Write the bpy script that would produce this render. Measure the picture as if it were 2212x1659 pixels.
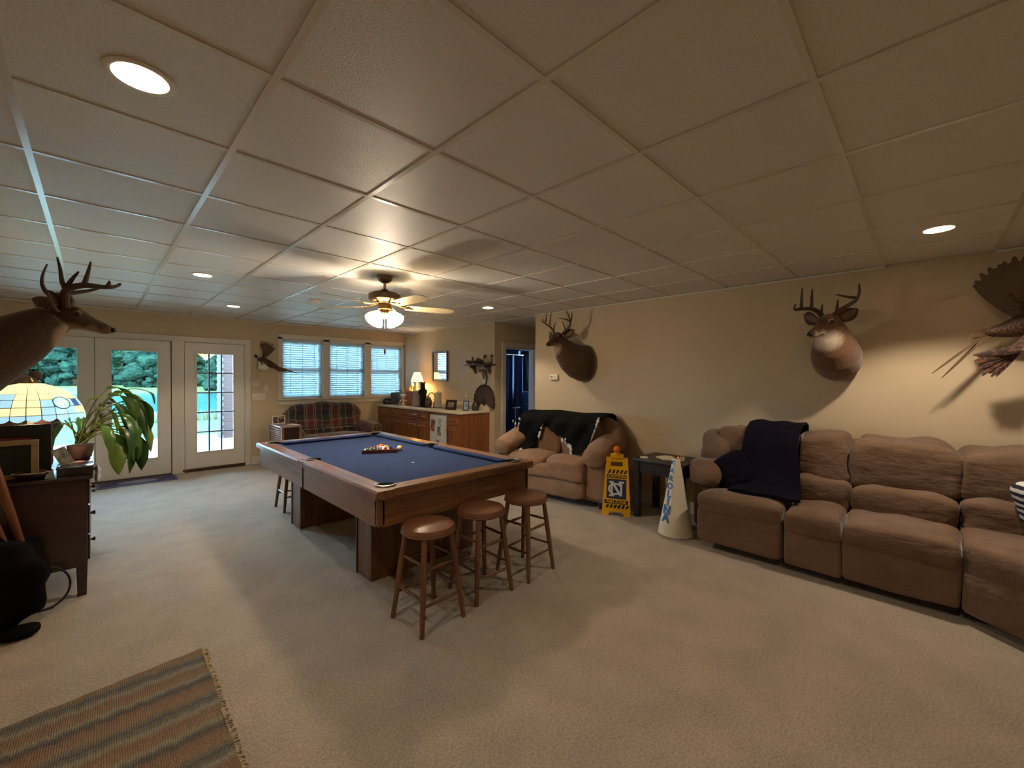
import bpy, bmesh, math, random
from mathutils import Vector, Matrix
random.seed(7)
PI = math.pi
S = bpy.context.scene
for o in list(bpy.data.objects):
    bpy.data.objects.remove(o)
COL = S.collection

# ------------------------------------------------------------------ camera
cam_d = bpy.data.cameras.new('camera')
cam_d.sensor_fit = 'HORIZONTAL'; cam_d.sensor_width = 36.0
cam_d.lens = 36.0 * 899.6 / 2212.0
cam_d.clip_start = 0.02; cam_d.clip_end = 400
cam = bpy.data.objects.new('camera', cam_d); COL.objects.link(cam)
def cam_matrix(yaw, pitch, roll, loc):
    f = Vector((math.cos(yaw)*math.cos(pitch), math.sin(yaw)*math.cos(pitch), math.sin(pitch)))
    r = Vector((math.sin(yaw), -math.cos(yaw), 0)); u = r.cross(f)
    c, s = math.cos(roll), math.sin(roll)
    r2 = c*r + s*u; u2 = -s*r + c*u
    m = Matrix((r2, u2, -f)).transposed().to_4x4(); m.translation = loc
    return m
cam.matrix_world = cam_matrix(math.radians(45.0), math.radians(-0.79), math.radians(0.319), (0, 0, 1.49))
S.camera = cam

# ------------------------------------------------------------------ world, exposure
SKY = 12.0
w = bpy.data.worlds.new('overcast_sky'); S.world = w; w.use_nodes = True
bg = w.node_tree.nodes['Background']
bg.inputs[0].default_value = (0.42, 0.71, 1.0, 1); bg.inputs[1].default_value = SKY
S.view_settings.view_transform = 'Standard'; S.view_settings.look = 'None'
S.view_settings.exposure = 1.5; S.view_settings.gamma = 1.0
S.view_settings.use_curve_mapping = False
S.cycles.use_adaptive_sampling = True; S.cycles.adaptive_threshold = 0.05
S.cycles.use_light_tree = False; S.cycles.max_bounces = 8; S.cycles.diffuse_bounces = 4; S.cycles.glossy_bounces = 3; S.cycles.transmission_bounces = 3; S.cycles.caustics_reflective = False; S.cycles.caustics_refractive = False
WARM = (1.0, 0.85, 0.67)
CAN_W, FAN_W, LAMP_W = 21.0, 25.0, 5.5

# ------------------------------------------------------------------ materials
def lin(c):
    return c/12.92 if c <= 0.04045 else ((c+0.055)/1.055)**2.4
def rgb(h):
    h = h.lstrip('#'); return tuple(lin(int(h[i:i+2], 16)/255) for i in (0, 2, 4)) + (1,)
MATS = {}
class N:
    def __init__(s, name):
        s.m = bpy.data.materials.new(name); s.m.use_nodes = True
        s.t = s.m.node_tree; s.b = s.t.nodes['Principled BSDF']; s.out = s.t.nodes['Material Output']
    def n(s, typ, **kw):
        x = s.t.nodes.new(typ)
        for k, v in kw.items(): setattr(x, k, v)
        return x
    def l(s, a, b): s.t.links.new(a, b)
    def coord(s, kind='Object', scale=(1, 1, 1), rot=(0, 0, 0)):
        tc = s.n('ShaderNodeTexCoord'); mp = s.n('ShaderNodeMapping')
        mp.inputs['Scale'].default_value = scale; mp.inputs['Rotation'].default_value = rot
        s.l(tc.outputs[kind], mp.inputs[0]); return mp.outputs[0]
    def noise(s, v, scale, detail=3, rough=.5):
        x = s.n('ShaderNodeTexNoise'); x.inputs['Scale'].default_value = scale
        x.inputs['Detail'].default_value = detail; x.inputs['Roughness'].default_value = rough
        s.l(v, x.inputs['Vector']); return x.outputs['Fac']
    def ramp(s, fac, stops, interp='LINEAR'):
        x = s.n('ShaderNodeValToRGB'); cr = x.color_ramp; cr.interpolation = interp
        while len(cr.elements) < len(stops): cr.elements.new(.5)
        for e, (p, c) in zip(cr.elements, stops): e.position = p; e.color = c
        s.l(fac, x.inputs[0]); return x.outputs[0]
    def bump(s, h, strength, dist=.01):
        x = s.n('ShaderNodeBump'); x.inputs['Strength'].default_value = strength
        x.inputs['Distance'].default_value = dist
        s.l(h, x.inputs['Height']); s.l(x.outputs[0], s.b.inputs['Normal'])
    def math(s, op, a, b=None):
        x = s.n('ShaderNodeMath', operation=op)
        for i, v in enumerate((a, b)):
            if v is None: continue
            if isinstance(v, (int, float)): x.inputs[i].default_value = v
            else: s.l(v, x.inputs[i])
        return x.outputs[0]
    def mix(s, fac, a, b, blend='MIX'):
        x = s.n('ShaderNodeMix', data_type='RGBA', blend_type=blend)
        for i, v in ((0, fac), (6, a), (7, b)):
            if isinstance(v, (int, float, tuple)): x.inputs[i].default_value = v
            else: s.l(v, x.inputs[i])
        return x.outputs[2]
def tint(c, k): return tuple(min(1, v*k) for v in c[:3]) + (1,)
def mat(name, col, rough=.6, metal=0, var=.0, vs=8, bump=0, bs=60, bd=.004, coat=0, sheen=0, emit=None, es=0, spec=.5, alpha=None, stretch=(1, 1, 1)):
    if name in MATS: return MATS[name]
    k = N(name); c = rgb(col) if isinstance(col, str) else col
    k.b.inputs['Base Color'].default_value = c
    k.b.inputs['Roughness'].default_value = rough; k.b.inputs['Metallic'].default_value = metal
    k.b.inputs['Specular IOR Level'].default_value = spec
    k.b.inputs['Coat Weight'].default_value = coat; k.b.inputs['Coat Roughness'].default_value = .12
    k.b.inputs['Sheen Weight'].default_value = sheen
    if sheen: k.b.inputs['Sheen Roughness'].default_value = .4
    v = k.coord('Object', stretch)
    if var: k.l(k.ramp(k.noise(v, vs, 4), [(.3, tint(c, 1-var)), (.7, tint(c, 1+var))]), k.b.inputs['Base Color'])
    if bump: k.bump(k.noise(v, bs, 3), bump, bd)
    if emit:
        k.b.inputs['Emission Color'].default_value = rgb(emit) if isinstance(emit, str) else emit
        k.b.inputs['Emission Strength'].default_value = es
    MATS[name] = k.m; return k.m
def wood(name, a, b, rough=.35, scale=6, axis=0, coat=.2, spec=.5):
    if name in MATS: return MATS[name]
    k = N(name); st = [9, 9, 9]; st[axis] = .55
    v = k.coord('Object', tuple(st))
    n1 = k.noise(v, scale*.45, 6, .62); wv = k.noise(v, scale*3.2, 2)
    f = k.math('ADD', k.math('MULTIPLY', n1, .75), k.math('MULTIPLY', wv, .25))
    k.l(k.ramp(f, [(.34, rgb(b)), (.62, rgb(a))]), k.b.inputs['Base Color'])
    k.b.inputs['Roughness'].default_value = rough; k.b.inputs['Coat Weight'].default_value = coat
    k.b.inputs['Coat Roughness'].default_value = .18; k.b.inputs['Specular IOR Level'].default_value = spec
    k.bump(f, .12, .002); MATS[name] = k.m; return k.m
def glass(name, col=(.96, 1, 1, 1), ior=1.5):
    if name in MATS: return MATS[name]
    k = N(name); tr = k.n('ShaderNodeBsdfTransparent'); tr.inputs[0].default_value = col
    gl = k.n('ShaderNodeBsdfGlossy'); gl.inputs['Roughness'].default_value = .02
    fr = k.n('ShaderNodeFresnel'); fr.inputs[0].default_value = ior
    mx = k.n('ShaderNodeMixShader'); k.l(fr.outputs[0], mx.inputs[0]); k.l(tr.outputs[0], mx.inputs[1]); k.l(gl.outputs[0], mx.inputs[2])
    k.l(mx.outputs[0], k.out.inputs[0]); MATS[name] = k.m; return k.m

def M_carpet():
    k = N('beige_carpet'); v = k.coord('Object')
    a = k.noise(v, 95, 3, .65); b = k.noise(v, 4, 3); c = k.noise(v, 28, 2)
    c1 = k.ramp(k.math('ADD', k.math('MULTIPLY', a, .75), k.math('MULTIPLY', b, .25)), [(.34, rgb('#897a69')), (.66, rgb('#b6a590'))])
    k.l(c1, k.b.inputs['Base Color']); k.b.inputs['Roughness'].default_value = 1; k.b.inputs['Specular IOR Level'].default_value = .1
    k.b.inputs['Sheen Weight'].default_value = .25
    k.bump(k.math('ADD', a, k.math('MULTIPLY', c, .5)), .8, .012); return k.m
def M_paint():
    k = N('tan_wall_paint'); v = k.coord('Object')
    k.l(k.ramp(k.noise(v, 1.3, 3), [(.3, rgb('#c5b091')), (.7, rgb('#ccb899'))]), k.b.inputs['Base Color'])
    k.b.inputs['Roughness'].default_value = .55; k.b.inputs['Specular IOR Level'].default_value = .3
    k.bump(k.noise(v, 240, 2), .10, .002); return k.m
def M_tile():
    k = N('ceiling_tile_white'); v = k.coord('Object')
    a = k.noise(v, 150, 3)
    k.l(k.ramp(a, [(.3, rgb('#d2cdc4')), (.65, rgb('#e2ded7'))]), k.b.inputs['Base Color'])
    k.b.inputs['Roughness'].default_value = .48; k.b.inputs['Specular IOR Level'].default_value = .4
    k.bump(a, .35, .004); return k.m
def M_plaid():
    k = N('plaid_upholstery'); tc = k.n('ShaderNodeTexCoord'); sp = k.n('ShaderNodeSeparateXYZ'); k.l(tc.outputs['Object'], sp.inputs[0])
    def bands(sock, per, off, stops):
        f = k.math('FRACT', k.math('ADD', k.math('DIVIDE', sock, per), off)); return k.ramp(f, stops, 'CONSTANT')
    nv, rd, gr, cr, bk = rgb('#2c2b33'), rgb('#6a2a28'), rgb('#2f3a31'), rgb('#8a7864'), rgb('#1a1516')
    A = bands(sp.outputs[0], .44, .1, [(0, nv), (.22, cr), (.27, bk), (.30, cr), (.36, rd), (.58, cr), (.62, gr), (.65, cr), (.70, gr), (.90, cr), (.94, bk)])
    z = k.math('ADD', sp.outputs[2], k.math('MULTIPLY', sp.outputs[1], -.8))
    B = bands(z, .36, .2, [(0, bk), (.30, rd), (.36, bk), (.52, cr), (.56, rd), (.80, cr), (.84, gr)])
    c = k.mix(.42, A, B); v = k.coord('Object'); k.l(c, k.b.inputs['Base Color'])
    k.b.inputs['Roughness'].default_value = .95; k.b.inputs['Sheen Weight'].default_value = .3
    k.bump(k.noise(v, 320, 2), .3, .003); return k.m
def M_rug():
    k = N('striped_woven_rug'); tc = k.n('ShaderNodeTexCoord'); sp = k.n('ShaderNodeSeparateXYZ'); k.l(tc.outputs['Object'], sp.inputs[0])
    v = k.coord('Object'); wob = k.noise(k.coord('Object', (5, 1, 1)), 6, 3)
    y = k.math('ADD', sp.outputs[1], k.math('MULTIPLY', wob, .05))
    f = k.math('FRACT', k.math('DIVIDE', y, .36))
    gy, tn, rs, lt, dk = rgb('#7a7568'), rgb('#a5835c'), rgb('#9a7258'), rgb('#aaa084'), rgb('#57544c')
    base = k.ramp(f, [(0, dk), (.06, gy), (.16, tn), (.34, rs), (.44, dk), (.50, gy), (.56, lt), (.62, tn), (.78, rs), (.88, lt), (.95, gy)])
    wv = k.n('ShaderNodeTexWave', wave_type='BANDS', bands_direction='X'); wv.inputs['Scale'].default_value = 42; wv.inputs['Distortion'].default_value = 2.5; k.l(v, wv.inputs[0])
    wy = k.n('ShaderNodeTexWave', wave_type='BANDS', bands_direction='Y'); wy.inputs['Scale'].default_value = 30; wy.inputs['Distortion'].default_value = 2.0; k.l(v, wy.inputs[0])
    h = k.math('MULTIPLY', wv.outputs['Fac'], wy.outputs['Fac'])
    k.l(k.mix(k.math('MULTIPLY', h, .55), k.mix(.4, base, rgb('#4d463b')), k.mix(.25, base, rgb('#d4c3a0'))), k.b.inputs['Base Color'])
    k.b.inputs['Roughness'].default_value = 1; k.bump(h, .9, .012); return k.m
def M_suede(name, a, b, s=9):
    k = N(name); v = k.coord('Object'); n = k.noise(v, s*.6, 3, .5); f = k.noise(v, 180, 2)
    k.l(k.ramp(n, [(.2, rgb(b)), (.8, rgb(a))]), k.b.inputs['Base Color'])
    k.b.inputs['Roughness'].default_value = .85; k.b.inputs['Sheen Weight'].default_value = .3; k.b.inputs['Sheen Roughness'].default_value = .35
    k.b.inputs['Specular IOR Level'].default_value = .2
    wr = k.noise(k.coord('Object', (1, .45, 1)), 13, 3, .55)
    k.bump(k.math('ADD', k.math('ADD', n, k.math('MULTIPLY', wr, 1.3)), k.math('MULTIPLY', f, .12)), .55, .022); return k.m
def M_fur(name, a, b, under=None, stretch=(30, 30, 8), sheen=.2, spec=.25):
    k = N(name); v = k.coord('Object', stretch); n = k.noise(v, 6, 4, .7)
    big = k.noise(k.coord('Object'), 5, 3)
    c = k.ramp(k.math('ADD', k.math('MULTIPLY', n, .55), k.math('MULTIPLY', big, .45)), [(.3, rgb(b)), (.68, rgb(a))])
    k.l(c, k.b.inputs['Base Color']); k.b.inputs['Roughness'].default_value = .8; k.b.inputs['Sheen Weight'].default_value = sheen
    k.b.inputs['Specular IOR Level'].default_value = spec
    k.bump(n, .5, .006); return k.m
def M_stripe(name, a, b, scale, axis='X', rough=.8, dist=0):
    k = N(name); v = k.coord('Object'); wv = k.n('ShaderNodeTexWave', wave_type='BANDS', bands_direction=axis)
    wv.inputs['Scale'].default_value = scale; wv.inputs['Distortion'].default_value = dist; k.l(v, wv.inputs[0])
    k.l(k.ramp(wv.outputs['Fac'], [(.4, rgb(a)), (.6, rgb(b))]), k.b.inputs['Base Color']); k.b.inputs['Roughness'].default_value = rough
    return k.m
def M_water():
    k = N('pond_water'); v = k.coord('Object'); k.b.inputs['Base Color'].default_value = rgb('#2c5a58')
    k.b.inputs['Roughness'].default_value = .08; k.bump(k.noise(v, 1.5, 3), .25, .1); return k.m
def M_photo(name, stops, s=3):
    k = N(name); v = k.coord('Object'); n = k.noise(v, s, 3)
    k.l(k.ramp(n, [(p, rgb(c)) for p, c in stops]), k.b.inputs['Base Color']); k.b.inputs['Roughness'].default_value = .25; return k.m
CARPET, PAINT, TILE = M_carpet(), M_paint(), M_tile()
WHITE = mat('white_trim_paint', '#d3cbbd', .35)
DOORW = mat('white_door_paint', '#d8d1c6', .38)
TEE = mat('ceiling_tee_metal', '#dbd4c8', .22)
OAK = wood('oak_stained', '#916440', '#5b3a20', .33, 6, 0)
OAKY = wood('oak_stained_lengthwise', '#916440', '#5b3a20', .33, 6, 1)
OAKZ = wood('oak_stained_upright', '#7b5333', '#4d3019', .4, 6, 2)
CABW = wood('cabinet_oak', '#a2643a', '#6f3f20', .38, 6, 2)
STOOLW = wood('stool_wood', '#7a5032', '#50311d', .35, 8, 2)
DARKW = wood('dark_walnut', '#3a1d14', '#1e0d0a', .3, 5, 0, .35)
BLACKW = wood('black_stained_wood', '#2b2623', '#171413', .45, 5, 0, .1)
FELT = mat('navy_felt', '#28365a', 1, var=.06, vs=30, bump=.15, bs=500, sheen=.1, spec=.05)
LEATHER = mat('brown_stool_vinyl', '#7a5036', .38, var=.12, vs=20, bump=.12, bs=90, coat=.1)
TAN = M_suede('tan_microsuede', '#9c7a60', '#80614a')
BROWN = M_suede('brown_microsuede', '#7d634f', '#674e3b')
PLAID, RUG = M_plaid(), M_rug()
GLASS = glass('window_glass')
CHROME = mat('brushed_nickel', '#a89a82', .28, 1)
BRASS = mat('antique_brass', '#9a7a48', .3, 1)
BLACK = mat('black_plastic', '#141416', .4)
HAIR = M_fur('deer_fur', '#6a4a30', '#3f2a1b')
HAIRL = M_fur('deer_fur_pale', '#a3876a', '#6b4f38')
ANTLER = mat('antler_bone', '#4c3522', .5, var=.3, vs=25)
EYE = mat('glass_eye_black', '#0a0806', .08)
NOSE = mat('deer_nose_black', '#15110f', .35)
THROAT = M_fur('white_throat_fur', '#d8cdbc', '#9d8d78')
NAVYT = mat('navy_fleece', '#15111c', 1, var=.2, vs=14, bump=.4, bs=120, sheen=0, spec=.1)
YELLOW = mat('yellow_plastic', '#dba60f', .4)
FROST = mat('lit_frosted_glass', '#fff4e0', .4, emit=(1, .74, .42, 1), es=5)
CANLIT = mat('lit_downlight_lens', '#fff4e0', .4, emit=(1, .80, .55, 1), es=14)

# ------------------------------------------------------------------ mesh building
def V(*a): return Vector(a)
def basis(t, up=Vector((0, 0, 1))):
    t = t.normalized()
    if abs(t.dot(up)) > .95: up = Vector((1, 0, 0))
    a = up.cross(t).normalized(); return a, t.cross(a)
class G:
    def __init__(s): s.v = []; s.f = []; s.mi = []; s.cur = 0
    def add(s, vs, fs, xf=None):
        o = len(s.v)
        for p in vs:
            p = Vector(p); s.v.append(xf @ p if xf else p)
        for f in fs: s.f.append([i+o for i in f]); s.mi.append(s.cur)
        return s
    def box(s, lo, hi, xf=None):
        (a, b, c), (d, e, f) = lo, hi
        vs = [(a, b, c), (d, b, c), (d, e, c), (a, e, c), (a, b, f), (d, b, f), (d, e, f), (a, e, f)]
        return s.add(vs, [(3, 2, 1, 0), (4, 5, 6, 7), (0, 1, 5, 4), (1, 2, 6, 5), (2, 3, 7, 6), (3, 0, 4, 7)], xf)
    def rbox(s, lo, hi, r=.01, n=2, xf=None):
        c = [(a+b)/2 for a, b in zip(lo, hi)]; h = [max(1e-4, (b-a)/2) for a, b in zip(lo, hi)]
        r = min([r]+h); lat = [-PI/2 + PI/2*i/n for i in range(n+1)] + [PI/2*i/n for i in range(n+1)]
        lon = []
        for q in range(4): lon += [(q, q*PI/2 + PI/2*i/n) for i in range(n+1)]
        sg = [(1, 1), (-1, 1), (-1, -1), (1, -1)]
        rings = []
        for i, la in enumerate(lat):
            z = (h[2]-r)*(-1 if i <= n else 1) + r*math.sin(la); ring = []
            for q, lo_ in lon:
                ring.append((c[0]+sg[q][0]*(h[0]-r)+r*math.cos(la)*math.cos(lo_), c[1]+sg[q][1]*(h[1]-r)+r*math.cos(la)*math.sin(lo_), c[2]+z))
            rings.append(ring)
        return s.loft(rings, xf=xf)
    def loft(s, rings, cap=True, close=True, xf=None):
        n = len(rings[0]); vs = [p for r in rings for p in r]; fs = []
        for i in range(len(rings)-1):
            for j in range(n if close else n-1):
                k = (j+1) % n; fs.append((i*n+j, i*n+k, (i+1)*n+k, (i+1)*n+j))
        if cap:
            fs.append(tuple(reversed(range(n)))); fs.append(tuple(range((len(rings)-1)*n, len(rings)*n)))
        return s.add(vs, fs, xf)
    def tube(s, pts, r, n=8, cap=True, flat=1.0, up=Vector((0, 0, 1)), xf=None):
        pts = [Vector(p) for p in pts]; rs = r if isinstance(r, (list, tuple)) else [r]*len(pts)
        rings = []; pa = None
        for i, p in enumerate(pts):
            t = (pts[min(i+1, len(pts)-1)]-pts[max(i-1, 0)])
            if t.length < 1e-9: t = Vector((0, 0, 1))
            t.normalize()
            if pa is None: a, b = basis(t, up)
            else:
                a = pa - t*pa.dot(t)
                a = a.normalized() if a.length > 1e-6 else basis(t, up)[0]
                b = t.cross(a)
            pa = a
            rings.append([p + (a*math.cos(2*PI*k/n) + b*math.sin(2*PI*k/n)*flat)*rs[i] for k in range(n)])
        return s.loft(rings, cap, xf=xf)
    def cyl(s, p, q, r, r2=None, n=16): return s.tube([p, q], [r, r if r2 is None else r2], n)
    def lathe(s, prof, c=(0, 0, 0), n=24, xf=None, cap=True):
        rings = [[(c[0]+r*math.cos(2*PI*k/n), c[1]+r*math.sin(2*PI*k/n), c[2]+z) for k in range(n)] for r, z in prof]
        return s.loft(rings, cap, xf=xf)
    def ell(s, c, rx, ry, rz, n=16, m=10, e=1.0, e2=None, xf=None, nz=0, seed=0):
        e2 = e if e2 is None else e2; rings = []; rnd = random.Random(seed)
        pw = lambda v, k: math.copysign(abs(v)**k, v)
        for i in range(m+1):
            la = -PI/2 + PI*i/m; cl, sl = max(1e-3, math.cos(la)), math.sin(la); ring = []
            for j in range(n):
                lo = 2*PI*j/n; d = 1+nz*(rnd.random()-.5)
                ring.append((c[0]+rx*pw(cl, e2)*pw(math.cos(lo), e)*d, c[1]+ry*pw(cl, e2)*pw(math.sin(lo), e)*d, c[2]+rz*pw(sl, e2)*d))
            rings.append(ring)
        return s.loft(rings, xf=xf)
    def cush(s, lo, hi, e=.42, e2=.5, n=36, m=20, nz=.006, seed=1, xf=None):
        c = [(a+b)/2 for a, b in zip(lo, hi)]; h = [(b-a)/2 for a, b in zip(lo, hi)]; o = len(s.v)
        s.ell(c, h[0], h[1], h[2], n, m, e, e2)
        ph = [random.Random(seed+i).random()*6 for i in range(4)]
        for i in range(o, len(s.v)):
            p = s.v[i]
            d = nz*(math.sin(p.x*17+ph[0]+p.z*9)+math.sin(p.y*21+ph[1]+p.x*5)+.7*math.sin(p.z*33+ph[2]+p.y*13))
            p += Vector(((p.x-c[0])/h[0], (p.y-c[1])/h[1], (p.z-c[2])/h[2]))*d
            if xf: s.v[i] = xf @ p
        return s
    def prism(s, poly, axis, d0, d1, xf=None):
        f = {'x': lambda a, b, d: (d, a, b), 'y': lambda a, b, d: (a, d, b), 'z': lambda a, b, d: (a, b, d)}[axis]
        return s.loft([[f(a, b, d0) for a, b in poly], [f(a, b, d1) for a, b in poly]], xf=xf)
    def sheet(s, grid, th=.004, xf=None):
        """a grid of points given thickness along its normal"""
        R, C = len(grid), len(grid[0]); g = [[Vector(p) for p in r] for r in grid]; nn = []
        for i in range(R):
            row = []
            for j in range(C):
                a = g[min(i+1, R-1)][j]-g[max(i-1, 0)][j]; b = g[i][min(j+1, C-1)]-g[i][max(j-1, 0)]
                c = a.cross(b); row.append(c.normalized() if c.length > 1e-9 else Vector((0, 0, 1)))
            nn.append(row)
        vs = [g[i][j]+nn[i][j]*th/2 for i in range(R) for j in range(C)] + [g[i][j]-nn[i][j]*th/2 for i in range(R) for j in range(C)]
        fs = []; o = R*C
        for i in range(R-1):
            for j in range(C-1):
                a, b, c, d = i*C+j, i*C+j+1, (i+1)*C+j+1, (i+1)*C+j
                fs.append((d, c, b, a)); fs.append((a+o, b+o, c+o, d+o))
        ed = [j for j in range(C)] + [i*C+C-1 for i in range(1, R)] + [(R-1)*C+j for j in range(C-2, -1, -1)] + [i*C for i in range(R-2, 0, -1)]
        for k in range(len(ed)):
            a, b = ed[k], ed[(k+1) % len(ed)]; fs.append((a, b, b+o, a+o))
        return s.add(vs, fs, xf)
    def mesh(s, name, mats, smooth=True, ang=38):
        me = bpy.data.meshes.new(name); me.from_pydata([tuple(p) for p in s.v], [], s.f)
        for m in (mats if isinstance(mats, (list, tuple)) else [mats]): me.materials.append(m)
        if any(s.mi): me.polygons.foreach_set('material_index', s.mi)
        bm = bmesh.new(); bm.from_mesh(me); bmesh.ops.recalc_face_normals(bm, faces=bm.faces); bm.to_mesh(me); bm.free()
        if smooth:
            me.shade_smooth(); me.set_sharp_from_angle(angle=math.radians(ang))
        me.update(); return me
    def obj(s, name, mats, parent=None, smooth=True, ang=38, loc=None, bevel=0):
        o = link(name, s.mesh(name, mats, smooth, ang), parent)
        if loc: o.location = loc
        if bevel:
            b = o.modifiers.new('bevel', 'BEVEL'); b.width = bevel; b.segments = 2; b.limit_method = 'ANGLE'
        return o
def link(name, data, parent=None):
    o = bpy.data.objects.new(name, data); COL.objects.link(o)
    if parent: o.parent = parent
    return o
def tag(o, label, cat, group=None):
    o['label'] = label; o['category'] = cat
    if group: o['group'] = group
    return o
def thing(name, label, cat, loc=(0, 0, 0), rz=0, group=None):
    o = bpy.data.objects.new(name, None); COL.objects.link(o); o.empty_display_size = .05
    o.location = loc; o.rotation_euler = (0, 0, math.radians(rz)); return tag(o, label, cat, group)
def st(o): o['kind'] = 'structure'; return o
def stuff(o): o['kind'] = 'stuff'; return o
def copy_tree(o, parent=None):
    c = o.copy(); COL.objects.link(c); c.parent = parent
    for ch in [x for x in o.children]: copy_tree(ch, c)
    return c
def RZ(a, loc=(0, 0, 0)): return Matrix.Translation(loc) @ Matrix.Rotation(math.radians(a), 4, 'Z')
def bez(p0, p1, p2, p3, n=10):
    r = []
    for i in range(n+1):
        t = i/n; r.append(tuple((1-t)**3*a+3*(1-t)**2*t*b+3*(1-t)*t*t*c+t**3*d for a, b, c, d in zip(p0, p1, p2, p3)))
    return r
def text(name, body, size, m, parent, loc, rot, ext=.001, sx=1, align='CENTER', bold=.03):
    cu = bpy.data.curves.new(name, 'FONT'); cu.body = body; cu.size = size; cu.extrude = ext; cu.offset = size*bold; cu.align_x = align; cu.align_y = 'CENTER'
    o = bpy.data.objects.new(name, cu); COL.objects.link(o)
    dg = bpy.context.evaluated_depsgraph_get(); me = bpy.data.meshes.new_from_object(o.evaluated_get(dg))
    bpy.data.objects.remove(o); me.materials.clear(); me.materials.append(m)
    o = link(name, me, parent); o.location = loc; o.rotation_euler = rot; o.scale = (sx, 1, 1); return o
def light(name, typ, loc, power, col, parent=None, **kw):
    d = bpy.data.lights.new(name, typ); d.energy = power; d.color = col
    for k, v in kw.items(): setattr(d, k, v)
    o = bpy.data.objects.new(name, d); COL.objects.link(o); o.location = loc
    if parent: o.parent = parent
    return o

# ------------------------------------------------------------------ the room
XL, XR, XC, YB, YF, ZC = -0.88, 4.67, 4.77, 8.10, -1.45, 2.442
YH0, YH1 = 4.18, 5.187                      # hallway opening in the right wall
g = G(); g.box((XL-.1, YF-.1, -.05), (7.2, YB+.02, 0)); FLOOR = st(g.obj('floor', CARPET, smooth=False))
WT = 2.47
# window wall with the door unit and the triple window cut out
DX0, DX1, DZ = -0.93, 1.79, 2.055
WX = [(2.335, 3.037), (3.157, 3.869), (3.988, 4.715)]; WZ0, WZ1 = 1.10, 2.165
g = G()
g.box((XL-.16, YB, 0), (XL+.02, YB+.16, WT)); g.box((XL+.02, YB, DZ), (DX1, YB+.16, WT))
g.box((DX1, YB, 0), (WX[0][0], YB+.16, WT)); g.box((WX[0][0], YB, 0), (WX[2][1], YB+.16, WZ0))
g.box((WX[0][0], YB, WZ1), (WX[2][1], YB+.16, WT)); g.box((WX[2][1], YB, 0), (XC+.16, YB+.16, WT))
for a, b in ((WX[0][1], WX[1][0]), (WX[1][1], WX[2][0])): g.box((a, YB, WZ0), (b, YB+.16, WZ1))
st(g.obj('wall_back', PAINT, smooth=False))
g = G(); g.box((XL-.16, YF-.16, 0), (XL, YB, WT)); st(g.obj('wall_left', PAINT, smooth=False))
g = G(); g.box((XL-.16, YF-.16, 0), (XR+.12, YF, WT)); st(g.obj('wall_front', PAINT, smooth=False))
g = G(); g.box((XR, YF, 0), (XR+.12, YH0, WT)); g.box((XR+.12, YH0-.12, 0), (7.2, YH0, WT)); st(g.obj('wall_right', PAINT, smooth=False))
g = G(); g.box((XC, YH1, 0), (XC+.16, YB, WT)); st(g.obj('wall_counter', PAINT, smooth=False))
HX0, HX1, HZ = 5.023, 5.765, 2.03
g = G(); g.box((XC+.16, YH1, 0), (HX0, YH1+.12, WT)); g.box((HX0, YH1, HZ), (HX1, YH1+.12, WT)); g.box((HX1, YH1, 0), (7.2, YH1+.12, WT))
st(g.obj('wall_hallway', PAINT, smooth=False))
g = G(); g.box((7.2, YH0-.12, 0), (7.3, YH1+.12, WT)); st(g.obj('wall_hallway_end', PAINT, smooth=False))
# bathroom behind the hallway door, daylit by its own small window
BATHP = mat('bathroom_wall_paint', '#5c6f8c', .6)
g = G(); g.box((XC+.16, 7.3, 0), (6.7, 7.4, WT))
g.box((6.7, YH1+.12, 0), (6.8, 7.4, 1.2)); g.box((6.7, YH1+.12, 2.1), (6.8, 7.4, WT)); g.box((6.7, YH1+.12, 1.2), (6.8, 5.9, 2.1)); g.box((6.7, 6.5, 1.2), (6.8, 7.4, 2.1))
st(g.obj('wall_bathroom', BATHP, smooth=False))
g = G(); g.box((6.74, 5.9, 1.2), (6.75, 6.5, 2.1)); st(g.obj('window_4', GLASS, smooth=False))

# ceiling: slab, lay-in tiles, tee grid
g = G(); g.box((XL-.16, YF-.16, 2.475), (7.3, YB+.16, 2.56)); CEIL = st(g.obj('ceiling', PAINT, smooth=False))
GX, GY, P = 0.413, 1.4915, 0.6096
xs = [GX+P*k for k in range(-3, 8) if XL < GX+P*k < XC]; ys = [GY+P*k for k in range(-5, 12) if YF < GY+P*k < YB]
bx = [XL]+[x for x in xs if x < XC-.15]+[XC]; by = [YF]+ys+[YB]
tm = {}
for i in range(len(bx)-1):
    for j in range(len(by)-1):
        a, b, c, d = bx[i], bx[i+1], by[j], by[j+1]
        if i == len(bx)-2 and c < 0 < d: b = XR-.028      # this tile was cut short and leaves a dark gap at the wall
        key = (round(b-a, 3), round(d-c, 3))
        if key not in tm:
            t = G(); w_, h_ = key; t.box((-w_/2+.004, -h_/2+.004, 0), (w_/2-.004, h_/2-.004, .014)); tm[key] = t.mesh('ceiling_tile', TILE, False)
        o = link('ceiling_tile', tm[key], CEIL); o.location = ((a+b)/2, (c+d)/2, 2.448 + random.uniform(-.0012, .0012))
mt = G().box((-.012, YF, 0), (.012, YB, .007)).mesh('main_tee', TEE, False)
for x in bx[1:-1]: link('main_tee', mt, CEIL).location = (x, 0, 2.4425)
ct = G().box((XL, -.011, 0), (XC, .011, .006)).mesh('cross_tee', TEE, False)
for y in ys: link('cross_tee', ct, CEIL).location = (0, y, 2.4435)
g = G(); g.box((XC, YH0, 2.44), (7.2, YH1, 2.475)); g.box((XC+.16, YH1+.12, 2.44), (6.7, 7.3, 2.475)); st(g.obj('ceiling_hallway', TILE, smooth=False))
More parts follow.
